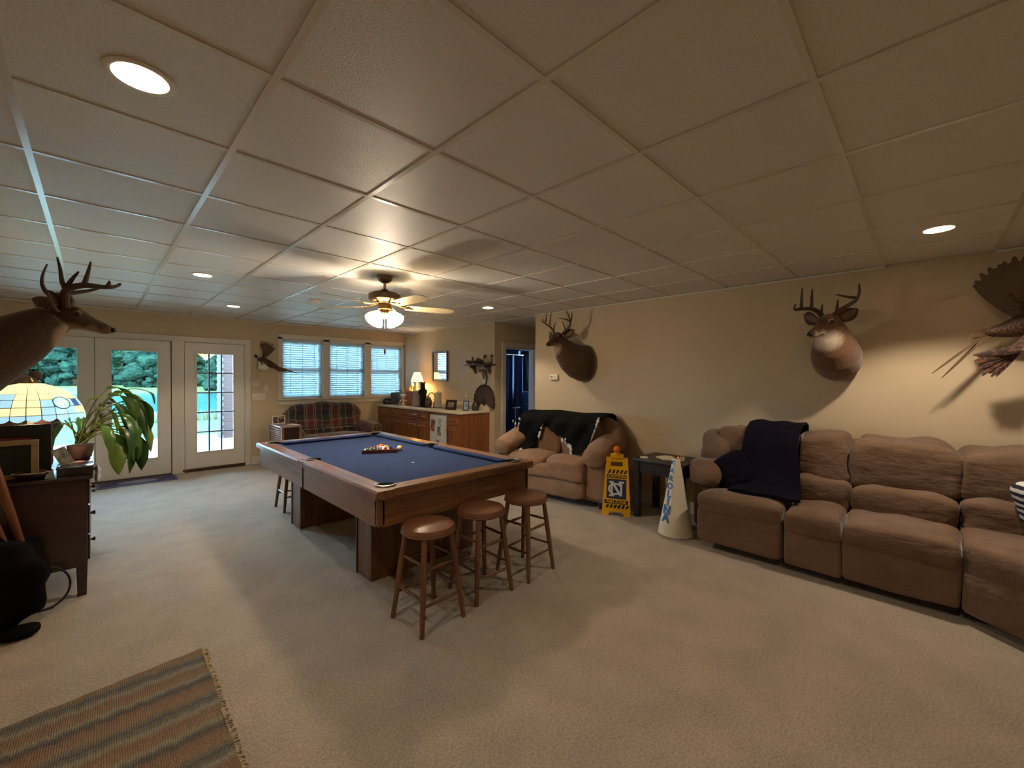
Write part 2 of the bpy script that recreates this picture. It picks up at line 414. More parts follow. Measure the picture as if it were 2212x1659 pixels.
g = G(); g.box((XL, YB-.02, 2.425), (XC, YB, 2.4425)); g.box((XR-.02, YF, 2.425), (XR, -.337, 2.4425)); g.box((XR-.02, .272, 2.425), (XR, YH0, 2.4425)); g.box((XC-.02, YH1, 2.425), (XC, YB-.02, 2.4425)); g.box((XL, YF, 2.425), (XL+.02, YB-.02, 2.4425))
g.obj('wall_angle', TEE, CEIL, False)
# baseboards
g = G(); g.box((1.86, YB-.015, 0), (XC, YB, .13)); st(g.obj('baseboard_back', WHITE, smooth=False, bevel=.004))
g = G(); g.box((XR-.015, YF, 0), (XR, YH0, .13)); st(g.obj('baseboard_right', WHITE, smooth=False, bevel=.004))
g = G(); g.box((XL, YF, 0), (XL+.015, YB, .13)); st(g.obj('baseboard_left', WHITE, smooth=False, bevel=.004))
g = G(); g.box((XC-.015, YH1, 0), (XC, 5.29, .13)); g.box((XC, YH1-.015, 0), (4.93, YH1, .13)); st(g.obj('baseboard_hall', WHITE, smooth=False, bevel=.004))

# ---- door unit: casing, posts and three glazed doors
T = .045
g = G()
g.box((XL+.005, YB-.022, 2.035), (1.85, YB, 2.106)); g.box((1.775, YB-.022, 0), (1.85, YB, 2.04))
g.box((.815, YB-.012, 0), (.965, YB+.10, 2.04)); g.box((XL+.03, YB-.005, 2.022), (1.79, YB+.12, 2.06)); g.box((1.765, YB-.005, 0), (1.79, YB+.12, 2.04))
st(g.obj('trim_1', WHITE, smooth=False, bevel=.004))
g = G()
for a, b in ((XL+.02, -.83), (-.03, .012), (.79, .99), (1.74, 1.79)): g.box((a, YB+.058, .02), (b, YB+.075, 2.05))
g.box((XL+.02, YB+.058, 2.0), (1.79, YB+.075, 2.06)); st(g.obj('trim_6', mat('door_gap_shade', '#3a332b', .8), smooth=False))  # backing added against light leaks, coloured dark as the shade in the door gaps
THRESH = mat('dark_bronze_threshold', '#4a3423', .5)
g = G(); g.box((XL+.02, YB-.005, 0), (1.765, YB+.15, .022)); st(g.obj('trim_2', THRESH, smooth=False))
LEADC = mat('muntin_grey', '#5d6268', .5)
def glazed_door(name, x0, x1, gx0, gx1, z0, z1, munt=False, knob=None, hinge=None):
    g = G(); y0, y1 = YB+.012, YB+.012+T; zb, zt = .026, 2.018
    g.box((x0, y0, zb), (gx0, y1, zt)); g.box((gx1, y0, zb), (x1, y1, zt)); g.box((gx0, y0, zb), (gx1, y1, z0)); g.box((gx0, y0, z1), (gx1, y1, zt))
    d = st(g.obj(name, DOORW, smooth=False))
    g = G()
    for a, b, c, e in ((gx0-.022, gx0+.006, z0-.022, z1+.022), (gx1-.006, gx1+.022, z0-.022, z1+.022), (gx0, gx1, z0-.022, z0+.006), (gx0, gx1, z1-.006, z1+.022)):
        g.box((a, y0-.008, c), (b, y0, e))
    g.obj('glass_bead', DOORW, d, False, bevel=.003)
    if not munt:
        g = G(); g.box((gx0, y0+.02, z0), (gx1, y0+.026, z1)); g.obj('pane', GLASS, d, False)
    else:
        nx, nz = 3, 5; gw, gh = (gx1-gx0)/nx, (z1-z0)/nz
        pm = G().box((-gw/2+.006, 0, -gh/2+.006), (gw/2-.006, .006, gh/2-.006)).mesh('pane', GLASS, False)
        for i in range(nx):
            for j in range(nz): link('pane', pm, d).location = (gx0+gw*(i+.5), y0+.02, z0+gh*(j+.5))
        for i in range(1, nx):
            G().box((gx0+gw*i-.010, y0+.012, z0), (gx0+gw*i+.010, y0+.034, z1)).obj('muntin', LEADC, d, False)
        for j in range(1, nz):
            G().box((gx0, y0+.013, z0+gh*j-.010), (gx1, y0+.033, z0+gh*j+.010)).obj('muntin', LEADC, d, False)
    if knob is not None:
        for z, r, L in ((1.08, .03, .02), (.94, .03, .06)):
            g = G(); xf = Matrix.Translation((knob, y0, z)) @ Matrix.Rotation(PI/2, 4, 'X')
            g.lathe([(.033, 0), (.033, .006), (.014, .01), (.014, L*.5), (r, L*.6), (r, L), (.01, L+.008)], n=20, xf=xf)
            g.obj('knob' if L > .03 else 'deadbolt', mat('satin_nickel_dark', '#6a655c', .3, 1), d)
    if hinge is not None:
        for z in (.25, 1.05, 1.82): G().cyl((hinge, y0-.008, z-.045), (hinge, y0-.008, z+.045), .008, n=10).obj('hinge', CHROME, d)
    return d
glazed_door('door_1', -.845, -.012, -.672, -.172, .29, 1.868)
glazed_door('door_2', -.006, .805, .153, .653, .28, 1.858, knob=.059, hinge=.809)
glazed_door('door_3', .972, 1.762, 1.118, 1.61, .30, 1.855, munt=True)
g = G(); g.box((.94, YB-.02, .022), (1.765, YB+.01, .05)); st(g.obj('trim_3', THRESH, smooth=False))

# ---- triple window: casing, stool and three double-hung sashes
g = G(); a0, a1 = 2.268, 4.757
g.box((a0, YB-.02, WZ1-.005), (a1, YB, 2.254)); g.box((a0, YB-.02, WZ0), (WX[0][0]+.005, YB, 2.2)); g.box((WX[2][1]-.005, YB-.02, WZ0), (a1, YB, 2.2))
for a, b in ((WX[0][1], WX[1][0]), (WX[1][1], WX[2][0])): g.box((a-.005, YB-.02, WZ0), (b+.005, YB, 2.2))
g.box((a0-.01, YB-.055, WZ0-.022), (a1, YB, WZ0+.004)); g.box((a0+.005, YB-.02, .995), (a1-.01, YB, WZ0-.02))
st(g.obj('trim_4', WHITE, smooth=False, bevel=.004))
for i, (x0, x1) in enumerate(WX):
    g = G(); y0, y1 = YB+.09, YB+.13; zm = 1.63
    for a, b, c, d in ((x0, x0+.05, WZ0, WZ1), (x1-.05, x1, WZ0, WZ1), (x0, x1, WZ0, WZ0+.06), (x0, x1, WZ1-.05, WZ1), (x0, x1, zm-.03, zm+.03)): g.box((a, y0, c), (b, y1, d))
    o = st(g.obj('window_%d' % (i+1), WHITE, smooth=False))
    for c, d in ((WZ0+.06, zm-.03), (zm+.03, WZ1-.05)): G().box((x0+.05, y0+.015, c), (x1-.05, y0+.02, d)).obj('pane', GLASS, o, False)

# ---- hallway door casing and the open door
g = G(); g.box((4.934, YH1-.018, 0), (HX0+.003, YH1, 2.117)); g.box((HX1-.003, YH1-.018, 0), (5.85, YH1, 2.117)); g.box((HX0, YH1-.018, HZ-.003), (HX1, YH1, 2.117))
g.box((HX0-.002, YH1, 0), (HX0+.018, YH1+.12, HZ)); g.box((HX1-.018, YH1, 0), (HX1+.002, YH1+.12, HZ)); g.box((HX0, YH1, HZ-.018), (HX1, YH1+.12, HZ+.002))
st(g.obj('trim_5', WHITE, smooth=False, bevel=.004))
BDOOR = mat('white_door_blue_daylight', '#8fa9d0', .4)  # white door leaf; the blue daylight on it is put into its colour
g = G(); g.box((-.0175, 0, .01), (.0175, .70, 2.0)); d5 = st(g.obj('door_4', BDOOR, smooth=False)); d5.location = (HX0+.06, YH1+.135, 0); d5.rotation_euler = (0, 0, math.radians(-20))
g = G(); g.ell((.05, .64, 1.36), .03, .03, .03, 12, 8); g.cyl((.015, .64, 1.36), (.05, .64, 1.36), .01, n=8); g.obj('knob', CHROME, d5)

# ------------------------------------------------------------------ outdoors
GRASS = mat('lawn_grass', '#2f4427', 1, var=.25, vs=3, bump=.5, bs=40, spec=.1)
BANKG = mat('bank_grass', '#3f4d2a', 1, var=.3, vs=.6, spec=.1)
CONC = mat('patio_concrete', '#66635c', .85, var=.08, vs=5)
g = G(); g.box((-60, 12.0, -.6), (90, 19.2, -.12)); g.box((-60, 8.3, -.6), (90, 12.0, -.13)); st(g.obj('ground_lawn', GRASS, smooth=False))
g = G(); g.box((-3.0, YB+.16, -.14), (6.6, 13.6, -.05)); st(g.obj('patio_slab', CONC, smooth=False))
g = G(); g.box((-120, 19.2, -.8), (140, 72, -.62)); st(g.obj('pond_surface', M_water(), smooth=False))
g = G(); g.add([(-140, 66, -.9), (170, 66, -.9), (170, 76, -.2), (-140, 76, -.2), (170, 140, 1.0), (-140, 140, 1.0)], [(0, 1, 2, 3), (3, 2, 4, 5)]); st(g.obj('ground_far_bank', BANKG, smooth=False))
LEAFD = [mat('tree_foliage_%s' % n, c, 1, var=.5, vs=.9, bump=1, bs=3, bd=.5, spec=.1) for n, c in (('deep', '#1d3529'), ('mid', '#264131'), ('pale', '#2f4c37'))]
BARK = mat('tree_bark', '#4b3d30', .9)
def tree(x, y, h, w_, k, zb, label, seed):
    t = thing('shore_tree', label, 'tree', (x, y, zb), 0, 'trees across the pond')
    G().tube([(0, 0, 0), (.1, 0, h*.3), (0, .1, h*.7)], [.28, .22, .08], 8).obj('trunk', BARK, t)
    rnd = random.Random(seed); g = G()
    NB = 150
    for i in range(NB):
        a = rnd.random()*2*PI; zz = h*(.03+.94*(i/NB)**1.25); rr = w_*(1-.5*(zz/h)**2)*rnd.uniform(.15, 1.0)
        s_ = rnd.uniform(.6, 1.35); g.ell((rr*math.cos(a), rr*math.sin(a)*.7, zz), s_, s_*.8, s_*rnd.uniform(.5, .9), 8, 5, nz=1.0, seed=seed*150+i)
    g.obj('crown', LEAFD[k], t, True, 80)
adj = ['leaning', 'narrow', 'broad', 'rounded', 'ragged', 'full', 'dense', 'spreading', 'tall', 'bushy', 'loose', 'thick', 'feathery', 'slim', 'stout', 'layered', 'airy', 'domed', 'shaggy', 'wide']
NT = 20
for i in range(NT):
    u = -1.42 + 1.2*i/(NT-1); D = 62 + (i % 3)*5
    _y = .7071*D*(1-u); tree(.7071*D*(1+u), _y, 12.5+(i*5 % 4), 3.6+(i % 3)*.5, (i*2) % 3, (-.2+(_y-76)*1.2/64 if _y > 76 else max(-.9, -.9+(_y-66)*.07))-.05,
         '%s %s green tree across the pond, number %d from the left' % (adj[i], ('dark', 'mid', 'pale')[(i*2) % 3], i+1), i+3)
# reeds and low flowers at the near shore
g = G(); rnd = random.Random(2)
for i in range(420):
    x = rnd.uniform(-7, 9); y = 19.1+rnd.uniform(-.25, .2); h = rnd.uniform(.15, .4)
    g.tube([(x, y, -.14), (x+rnd.uniform(-.08, .08), y, -.12+h)], [.035, .01], 4)
o = stuff(g.obj('shore_weeds', mat('pale_shore_weeds', '#5d6445', 1, var=.4, vs=3))); tag(o, 'pale weeds along the near edge of the pond', 'weeds')
# brick porch column
BR = [mat('brick_%d' % i, c, .9, var=.2, vs=14, bump=.4, bs=60) for i, c in enumerate(('#442c27', '#4f3630', '#3d2824'))]
MORT = mat('brick_mortar', '#5f5c58', .95)
t = thing('brick_column', 'square brick porch column outside the gridded glass door', 'column', (2.47, 12.75, -.05))
CW = .26; g = G(); g.box((-CW+.012, -CW+.012, 0), (CW-.012, CW-.012, 2.76)); core = g.obj('mortar_core', MORT, t, False)
bmsh = [G().box((-.122, -.045, -.034), (.122, .045, .034)).mesh('brick', m, False) for m in BR]
for c in range(34):
    z = .04+c*.0805
    for side in range(4):
        a = side*PI/2
        for k in (0, 1):
            off = (-.135 if k == 0 else .135) + (.065 if c % 2 else -.065)*(1 if side % 2 else -1)*.9
            off = max(-CW+.122, min(CW-.122, off))
            o = link('brick', bmsh[(c*3+side+k*2) % 3], t); o.rotation_euler = (0, 0, a)
            o.location = (off*math.cos(a)+(CW-.045)*math.sin(a), off*math.sin(a)-(CW-.045)*math.cos(a), z)
G().box((-.31, -.31, 2.76), (.31, .31, 2.86)).obj('cap', CONC, t, False)
t = thing('dock_post', 'thin white post standing on the lawn by the pond', 'post', (-1.85, 12.6, -.06))
G().box((-.05, -.05, 0), (.05, .05, 1.55)).obj('shaft', WHITE, t, False); G().rbox((-.07, -.07, 1.55), (.07, .07, 1.6), .01).obj('post_cap', WHITE, t)

# ------------------------------------------------------------------ recessed lights, fan, detector
TRIM = mat('light_trim_white', '#e4dccb', .4)
lens_m = G().lathe([(.070, -.003), (.070, .0), (.02, .0)], n=28).mesh('lens', CANLIT)
ring_m = G().lathe([(.071, .003), (.071, -.004), (.080, -.006), (.092, -.002), (.092, .003)], n=32, cap=False).mesh('trim_ring', TRIM)
cans = [(.108, 1.796, 'big round recessed ceiling light at the upper left, nearest the camera'), (.718, 4.844, 'recessed ceiling light above the floor between the doors and pool table'),
        (1.327, 6.673, 'small recessed ceiling light in front of the door and window wall'), (3.766, 4.235, 'recessed ceiling light right of the ceiling fan near the hallway'),
        (3.766, -.0325, 'recessed ceiling light above the brown sectional by the right wall'), (1.30, .03, 'recessed ceiling light just above the top edge of the photo')]
for (x, y, lb), pw in zip(cans, (.9, 1, 1, 1.1, 1.9, .75)):
    t = thing('recessed_light', lb, 'ceiling light', (x, y, 2.446), 0, 'recessed ceiling lights')
    link('lens', lens_m, t); link('trim_ring', ring_m, t)
    light('lamp', 'SPOT', (0, 0, -.012), CAN_W*pw, WARM, t, spot_size=math.radians(116), spot_blend=.35, shadow_soft_size=.06)
t = thing('smoke_detector', 'round white smoke detector on the ceiling left of the fan', 'smoke detector', (1.953, 5.45, 2.447))
G().lathe([(.068, 0), (.068, -.012), (.055, -.034), (.03, -.038)], n=28).obj('housing', TRIM, t); G().lathe([(.03, -.037), (.026, -.044), (.005, -.045)], n=20).obj('sensor_cap', WHITE, t)

FX, FY = 1.94, 3.65
BLADE = mat('fan_blade_cream', '#d6c39a', .45, var=.08, vs=6)
PEWTER = mat('fan_pewter_metal', '#7a6650', .32, 1, var=.1, vs=30)
t = thing('ceiling_fan', 'five-blade ceiling fan with glowing glass shades over the pool table', 'ceiling fan', (FX, FY, 0))
G().lathe([(.02, 2.446), (.073, 2.446), (.073, 2.43), (.06, 2.405), (.035, 2.388), (.016, 2.38)], n=28).obj('canopy', PEWTER, t)
G().cyl((0, 0, 2.29), (0, 0, 2.39), .012, n=12).obj('downrod', PEWTER, t)
G().lathe([(.02, 2.325), (.045, 2.305), (.055, 2.295), (.135, 2.285), (.148, 2.272), (.148, 2.225), (.135, 2.21), (.10, 2.20), (.09, 2.185), (.02, 2.18)], n=36).obj('motor_housing', PEWTER, t)
G().lathe([(.03, 2.182), (.062, 2.18), (.062, 2.135), (.05, 2.128), (.05, 2.10), (.055, 2.095), (.03, 2.06), (.012, 2.045)], n=28).obj('switch_housing', BRASS, t)
bl = G(); ol = [(.20, -.055), (.25, -.062), (.45, -.07), (.60, -.068), (.655, -.05), (.68, -.02), (.68, .02), (.655, .05), (.60, .068), (.45, .07), (.25, .062), (.20, .055)]
bl.prism(ol, 'z', -.003, .003, xf=Matrix.Rotation(math.radians(-12), 4, 'X')); blm = bl.mesh('blade', BLADE)
br = G(); br.tube([(.06, 0, .03), (.12, 0, .015), (.18, .0, -.004), (.27, 0, -.006)], [.016, .012, .014, .012], 8, flat=.5); br.ell((.205, 0, -.004), .035, .05, .006, 16, 6)
brm = br.mesh('bracket', BRASS)
for k in range(5):
    b = link('blade', blm, t); b.location = (0, 0, 2.165); b.rotation_euler = (0, 0, math.radians(54+72*k)); link('bracket', brm, b)
sh = G(); sh.lathe([(.022, 0), (.03, -.01), (.042, -.03), (.062, -.055), (.078, -.085), (.083, -.105), (.080, -.104), (.074, -.084), (.058, -.055), (.038, -.03), (.02, -.012)], n=28, cap=False)
shm = sh.mesh('glass_shade', FROST)
for k in range(4):
    a = math.radians(17+90*k); xf = Matrix.Translation((.075*math.cos(a), .075*math.sin(a), 2.10)) @ Matrix.Rotation(a, 4, 'Z') @ Matrix.Rotation(math.radians(-38), 4, 'Y')
    o = link('glass_shade', shm, t); o.matrix_local = xf
    G().cyl((0, 0, .012), (0, 0, -.012), .02, n=14).obj('socket', BRASS, o)
G().cyl((-.01, -.02, 2.06), (-.01, -.02, 1.76), .0016, n=6).obj('pull_chain', CHROME, t); G().lathe([(.003, 1.765), (.008, 1.75), (.009, 1.725), (.004, 1.71)], c=(-.01, -.02, 0), n=12).obj('pull_knob', DARKW, t)
light('fan_lamp', 'POINT', (0, 0, 1.985), FAN_W, WARM, t, shadow_soft_size=.07)

# ------------------------------------------------------------------ pool table
X0, X1, Y0, Y1, ZT = 1.185, 2.588, 2.33, 4.97, .80
cx, cy = (X0+X1)/2, (Y0+Y1)/2
t = thing('pool_table', 'oak pool table with navy cloth and slab pedestal legs', 'pool table', (cx, cy, 0))
hx, hy = (X1-X0)/2, (Y1-Y0)/2; RW = .125
# wooden rails, chamfered outer edge, split at the side pockets
prof = [(-RW, ZT), (-.012, ZT), (0, ZT-.012), (0, ZT-.045), (-.02, ZT-.052), (-RW, ZT-.052)]
def rail(name, x, L0, L1, side, m):
    g = G(); pts = [(side*(x+a), z) for a, z in prof]; g.loft([[(a, L0, z) for a, z in pts], [(a, L1, z) for a, z in pts]]); return g.obj(name, m, t)
for s_ in (-1, 1):
    rail('rail', hx, -hy, -.055, s_, OAKY); rail('rail', hx, .055, hy, s_, OAKY)
    g = G(); pts = [(a, z) for a, z in prof]; g.loft([[(-hx+RW, s_*(hy+a), z) for a, z in pts], [(hx-RW, s_*(hy+a), z) for a, z in pts]]); g.obj('rail', OAK, t)
    g = G(); g.box((s_*hx-.001 if s_ < 0 else hx-RW, -.055, ZT-.052), (-hx+RW if s_ < 0 else hx, .055, ZT-.002)); g.obj('rail_block', OAKY, t)
# apron panels
ai, ab, at_ = .025, .57, ZT-.05
for s_ in (-1, 1):
    ya = 3.66-cy
    a = s_*(hx-ai)
    if s_ < 0:
        G().box((a, -hy+ai+.03, ab), (a+.025, ya-.008, at_)).obj('apron_panel', OAKY, t, False); G().box((a, ya+.008, ab), (a+.025, hy-ai-.03, at_)).obj('apron_panel', OAKY, t, False)
        G().box((a-.006, ya-.009, ab-.004), (a+.02, ya+.009, at_)).obj('apron_strip', DARKW, t, False, bevel=.002)
    else: G().box((a-.025, -hy+ai+.03, ab), (a, hy-ai-.03, at_)).obj('apron_panel', OAKY, t, False)
    b = s_*(hy-ai); G().box((-hx+ai+.03, min(b, b-s_*.025), ab), (hx-ai-.03, max(b, b-s_*.025), at_)).obj('apron_panel', OAK, t, False)
    for r_ in (-1, 1):
        g = G(); g.rbox((min(r_*(hx-ai), r_*(hx-ai-.06)), min(b, b-s_*.06), ab-.003), (max(r_*(hx-ai), r_*(hx-ai-.06)), max(b, b-s_*.06), at_), .018, 3); g.obj('corner_post', OAKZ, t)
G().box((-hx+.06, -hy+.06, .60), (hx-.06, hy-.06, .74)).obj('slate_bed', BLACKW, t, False)
G().box((-hx+.08, -hy+.08, .74), (hx-.08, hy-.08, .768)).obj('playing_surface', FELT, t, False)
# cushions
cp = [(0, .768), (.0, ZT-.002), (.045, ZT-.006), (.05, ZT-.014), (.03, .768)]
def cushion(L0, L1, side, horiz):
    g = G(); e = .05
    def ring(L, k): 
        pts = []
        for a, z in cp:
            l = L + k*a*.9
            if horiz: pts.append((l, side*(hy-RW-a), z))
            else: pts.append((side*(hx-RW-a), l, z))
        return pts
    g.loft([ring(L0, 1), ring(L1, -1)]); g.obj('cushion', FELT, t, False)
for s_ in (-1, 1):
    cushion(-hy+RW+.055, -.06, s_, False); cushion(.06, hy-RW-.055, s_, False); cushion(-hx+RW+.055, hx-RW-.055, s_, True)
PLIN = mat('black_pocket_leather', '#17151a', .6); PRIM = mat('pewter_pocket_rim', '#8a8378', .35, .6)
def pocket(px, py, ang, span, r):
    g = G(); n = 14; arc = [(px+r*math.cos(ang-span/2+span*i/n), py+r*math.sin(ang-span/2+span*i/n), ZT+.004) for i in range(n+1)]
    g.tube(arc, [.006]+[.011]*(n-1)+[.006], 8, flat=.7); p = g.obj('pocket_rim', PRIM, t)
    g = G(); g.lathe([(r*.92, ZT+.001), (r*.92, .66), (r*.6, .64), (.01, .64)], c=(px, py, 0), n=20, cap=False); g.obj('pocket_liner', PLIN, p)
    g = G(); g.lathe([(r*.96, ZT-.006), (r*.96, ZT+.0015), (.004, ZT+.0015)], c=(px, py, 0), n=20, cap=False); g.obj('pocket_shade_disc', mat('pocket_shade_black', '#08080a', 1, spec=.05), p)  # flat black disc painted as the shade inside the pocket opening
for a in (-1, 1):
    for b in (-1, 1): pocket(a*(hx-RW-.005), b*(hy-RW-.005), math.atan2(b, a), math.radians(190), .062)
    pocket(a*(hx-RW+.012), 0, 0 if a > 0 else PI, math.radians(180), .055)
# slab pedestals
for y0, y1 in ((2.845, 3.075), (4.325, 4.565)):
    g = G(); g.box((1.407-cx, y0-cy, 0), (2.366-cx, y1-cy, .575)); p = g.obj('pedestal', OAKZ, t, False, bevel=.006)
    for xa in (1.400, 2.360): G().box((xa-cx, y1-cy-.014, 0), (xa+.012-cx, y1-cy+.004, .57)).obj('edge_strip', DARKW, p, False)
G().lathe([(.012, .7685), (.012, .7692), (.002, .7693)], c=(1.907-cx, 3.095-cy, 0), n=16).obj('table_spot', mat('white_cloth_spot', '#e8e4da', .9), t)

# triangle rack and balls
ra, rb = V(1.752, 3.76, 0), V(2.055, 3.585, 0); L = (rb-ra).length; ux = (rb-ra)/L; uy = V(-ux.y, ux.x, 0)
rc = (ra+rb)/2 + uy*L*.866; ctr = (ra+rb+rc)/3
t = thing('ball_rack', 'wooden triangle rack around the pool balls', 'ball rack', (ctr.x, ctr.y, .768)); RACKW = wood('rack_wood', '#7c4526', '#552a14', .3, 7, 0)
cs = [ra, rb, rc]
for i in range(3):
    a, b = cs[i]-ctr, cs[(i+1) % 3]-ctr; d = (b-a).normalized(); n_ = V(d.y, -d.x, 0)
    a2, b2 = a+d*.02, b-d*.02
    G().add([a2, b2, b2-n_*.012, a2-n_*.012, a2+V(0, 0, .036), b2+V(0, 0, .036), b2-n_*.012+V(0, 0, .036), a2-n_*.012+V(0, 0, .036)], [(3, 2, 1, 0), (4, 5, 6, 7), (0, 1, 5, 4), (1, 2, 6, 5), (2, 3, 7, 6), (3, 0, 4, 7)]).obj('rack_side', RACKW, t, False, bevel=.003)
    G().cyl(cs[i]-ctr + (ctr-cs[i]).normalized()*.026 , cs[i]-ctr + (ctr-cs[i]).normalized()*.026 + V(0, 0, .0355), .014, n=14).obj('rack_corner', RACKW, t)
R = .0285
def ballmat(nm, c, striped):
    k = N('ball_'+nm); k.b.inputs['Roughness'].default_value = .12; k.b.inputs['Coat Weight'].default_value = .4
    if striped:
        tc = k.n('ShaderNodeTexCoord'); sp = k.n('ShaderNodeSeparateXYZ'); k.l(tc.outputs['Object'], sp.inputs[0])
        f = k.math('LESS_THAN', k.math('ABSOLUTE', sp.outputs[2]), R*.55); k.l(k.mix(f, rgb('#e9e2cc'), rgb(c)), k.b.inputs['Base Color'])
    else: k.b.inputs['Base Color'].default_value = rgb(c)
    return k.m
kinds = [('yellow', '#d9a312'), ('blue', '#1e2f7a'), ('red', '#b3231c'), ('purple', '#3f2358'), ('orange', '#d9651a'), ('green', '#175336'), ('maroon', '#6d1a1e')]
ballm = [(n, s_, ballmat(n+('_striped' if s_ else '_solid'), c, s_)) for s_ in (False, True) for n, c in kinds] + [('black', False, ballmat('black_solid', '#101012', False))]
order = [4, 2, 9, 14, 11, 0, 6, 3, 8, 1, 12, 5, 10, 13]
ball_g = G(); ball_g.ell((0, 0, 0), R, R, R, 20, 14)
def pool_ball(x, y, mi, label):
    n_, s_, m = ballm[mi]; o = G().ell((0, 0, 0), R, R, R, 20, 14).obj('pool_ball', m); o.location = (x, y, .768+R); o.rotation_euler = (random.random()*6, random.random()*6, random.random()*6)
    return tag(o, label, 'pool ball', 'pool balls')
st0 = rc - uy*(.026+R*1.55); q = 0
for r_ in range(5):
    for c in range(r_+1):
        if q >= len(order): break
        p = st0 - uy*(r_*R*1.733) + ux*((c-r_/2)*R*2.005); n_, s_, _ = ballm[order[q]]
        pool_ball(p.x, p.y, order[q], '%s %s pool ball inside the triangle rack' % ('striped' if s_ else 'solid', n_)); q += 1
pool_ball(2.115, 3.675, 7, 'yellow striped pool ball lying outside the rack beside its corner')

# ------------------------------------------------------------------ bar stools
st_ = thing('bar_stool', 'nearest bar stool with shiny brown round seat, left of the three', 'stool', (1.458, 2.185, 0), 2, 'round bar stools')
G().lathe([(.02, .535), (.145, .535), (.160, .54), (.166, .552), (.166, .568), (.158, .585), (.12, .598), (.06, .604), (.01, .605)], n=40).obj('seat', LEATHER, st_)
G().lathe([(.165, .546), (.1695, .549), (.165, .553)], n=40, cap=False).obj('seat_piping', LEATHER, st_)
legs = []
for a, b in ((-1, -1), (1, -1), (1, 1), (-1, 1)):
    p, q_ = V(a*.155, b*.155, 0), V(a*.098, b*.098, .54)
    lg = G(); lg.tube([p.lerp(q_, k/6) for k in range(7)], [.0145, .0155, .017, .0185, .0185, .017, .016], 12); lg.obj('leg', STOOLW, st_); legs.append((p, q_))
def lp(i, z): p, q_ = legs[i % 4]; return p.lerp(q_, z/.54)
for i in range(4):
    for z in ((.16, .36) if i % 2 == 0 else (.20, .39)):
        a, b = lp(i, z), lp(i+1, z); m_ = (a+b)/2
        G().tube([a, a.lerp(b, .25), m_, a.lerp(b, .75), b], [.007, .009, .0105, .009, .007], 10).obj('stretcher', STOOLW, st_)
for x, y, rz, lb in ((1.915, 2.215, -3, 'middle bar stool of the three at the near end of the pool table'), (2.365, 2.205, 4, 'bar stool at the right, nearest the tan loveseat'), (1.61, 5.13, 0, 'bar stool half hidden beyond the far end of the pool table')):
    c = copy_tree(st_); c.location = (x, y, 0); c.rotation_euler = (0, 0, math.radians(rz)); c['label'] = lb

# ------------------------------------------------------------------ tan loveseat with a black hide
def Rm(ax, deg, loc): return Matrix.Translation(loc) @ Matrix.Rotation(math.radians(deg), 4, ax)
t = thing('tan_loveseat', 'tan suede overstuffed loveseat by the right wall under the first deer', 'loveseat', (4.26, 3.37, 0), 95)
FOOT = BLACKW
G().rbox((-.78, -.31, .07), (.78, .30, .40), .05, 3).obj('base', TAN, t)
for a in (-.72, .72):
    for b in (-.25, .24): G().cyl((a, b, 0), (a, b, .075), .025, .03, n=10).obj('foot', FOOT, t)
# lower front skirt, middle roll and the seat cushions
G().cush((-.56, .14, .07), (.56, .38, .33), .22, .32, seed=3, nz=.004).obj('front_skirt', TAN, t)
G().cush((-.56, .16, .27), (.56, .42, .46), .25, .5, seed=4, nz=.005).obj('front_roll', TAN, t)
for s_ in (-1, 1): G().cush((min(0, s_*.58), -.16, .34), (max(0, s_*.58), .43, .56), .42, .6, seed=5+s_, nz=.008).obj('seat_cushion', TAN, t)
for s_ in (-1, 1): G().cush((min(0.01*s_, s_*.60), -.28, .46), (max(.01*s_, s_*.60), .06, .98), .5, .62, seed=9+s_, nz=.012, xf=Matrix.Rotation(math.radians(0), 4, 'X')).obj('back_cushion', TAN, t)
G().cush((-.80, -.33, .10), (.80, -.06, 1.03), .35, .45, seed=12, nz=.008).obj('backrest', TAN, t)
for s_ in (-1, 1):
    g = G(); g.cush((min(s_*.50, s_*.84), -.30, .07), (max(s_*.50, s_*.84), .33, .58), .35, .32, seed=14+s_, nz=.005); g.obj('arm_body', TAN, t)
    g = G(); g.tube([(s_*.64, -.30, .70), (s_*.645, -.18, .72), (s_*.66, .0, .68), (s_*.675, .18, .63), (s_*.68, .30, .60), (s_*.68, .39, .585), (s_*.68, .425, .58)], [.10, .19, .185, .17, .16, .13, .04], 20, flat=.72); g.obj('arm_pillow', TAN, t)
    g = G()
    for k in range(6):
        a = PI*k/5; g.tube([(s_*.68+.02*math.cos(a), .42, .58+.02*math.sin(a)), (s_*.68+.10*math.cos(a), .395, .59+.075*math.sin(a)), (s_*.68+.14*math.cos(a), .30, .61+.10*math.sin(a))], [.012, .012, .004], 6)
    stuff(g.obj('arm_pleats', TAN, t))
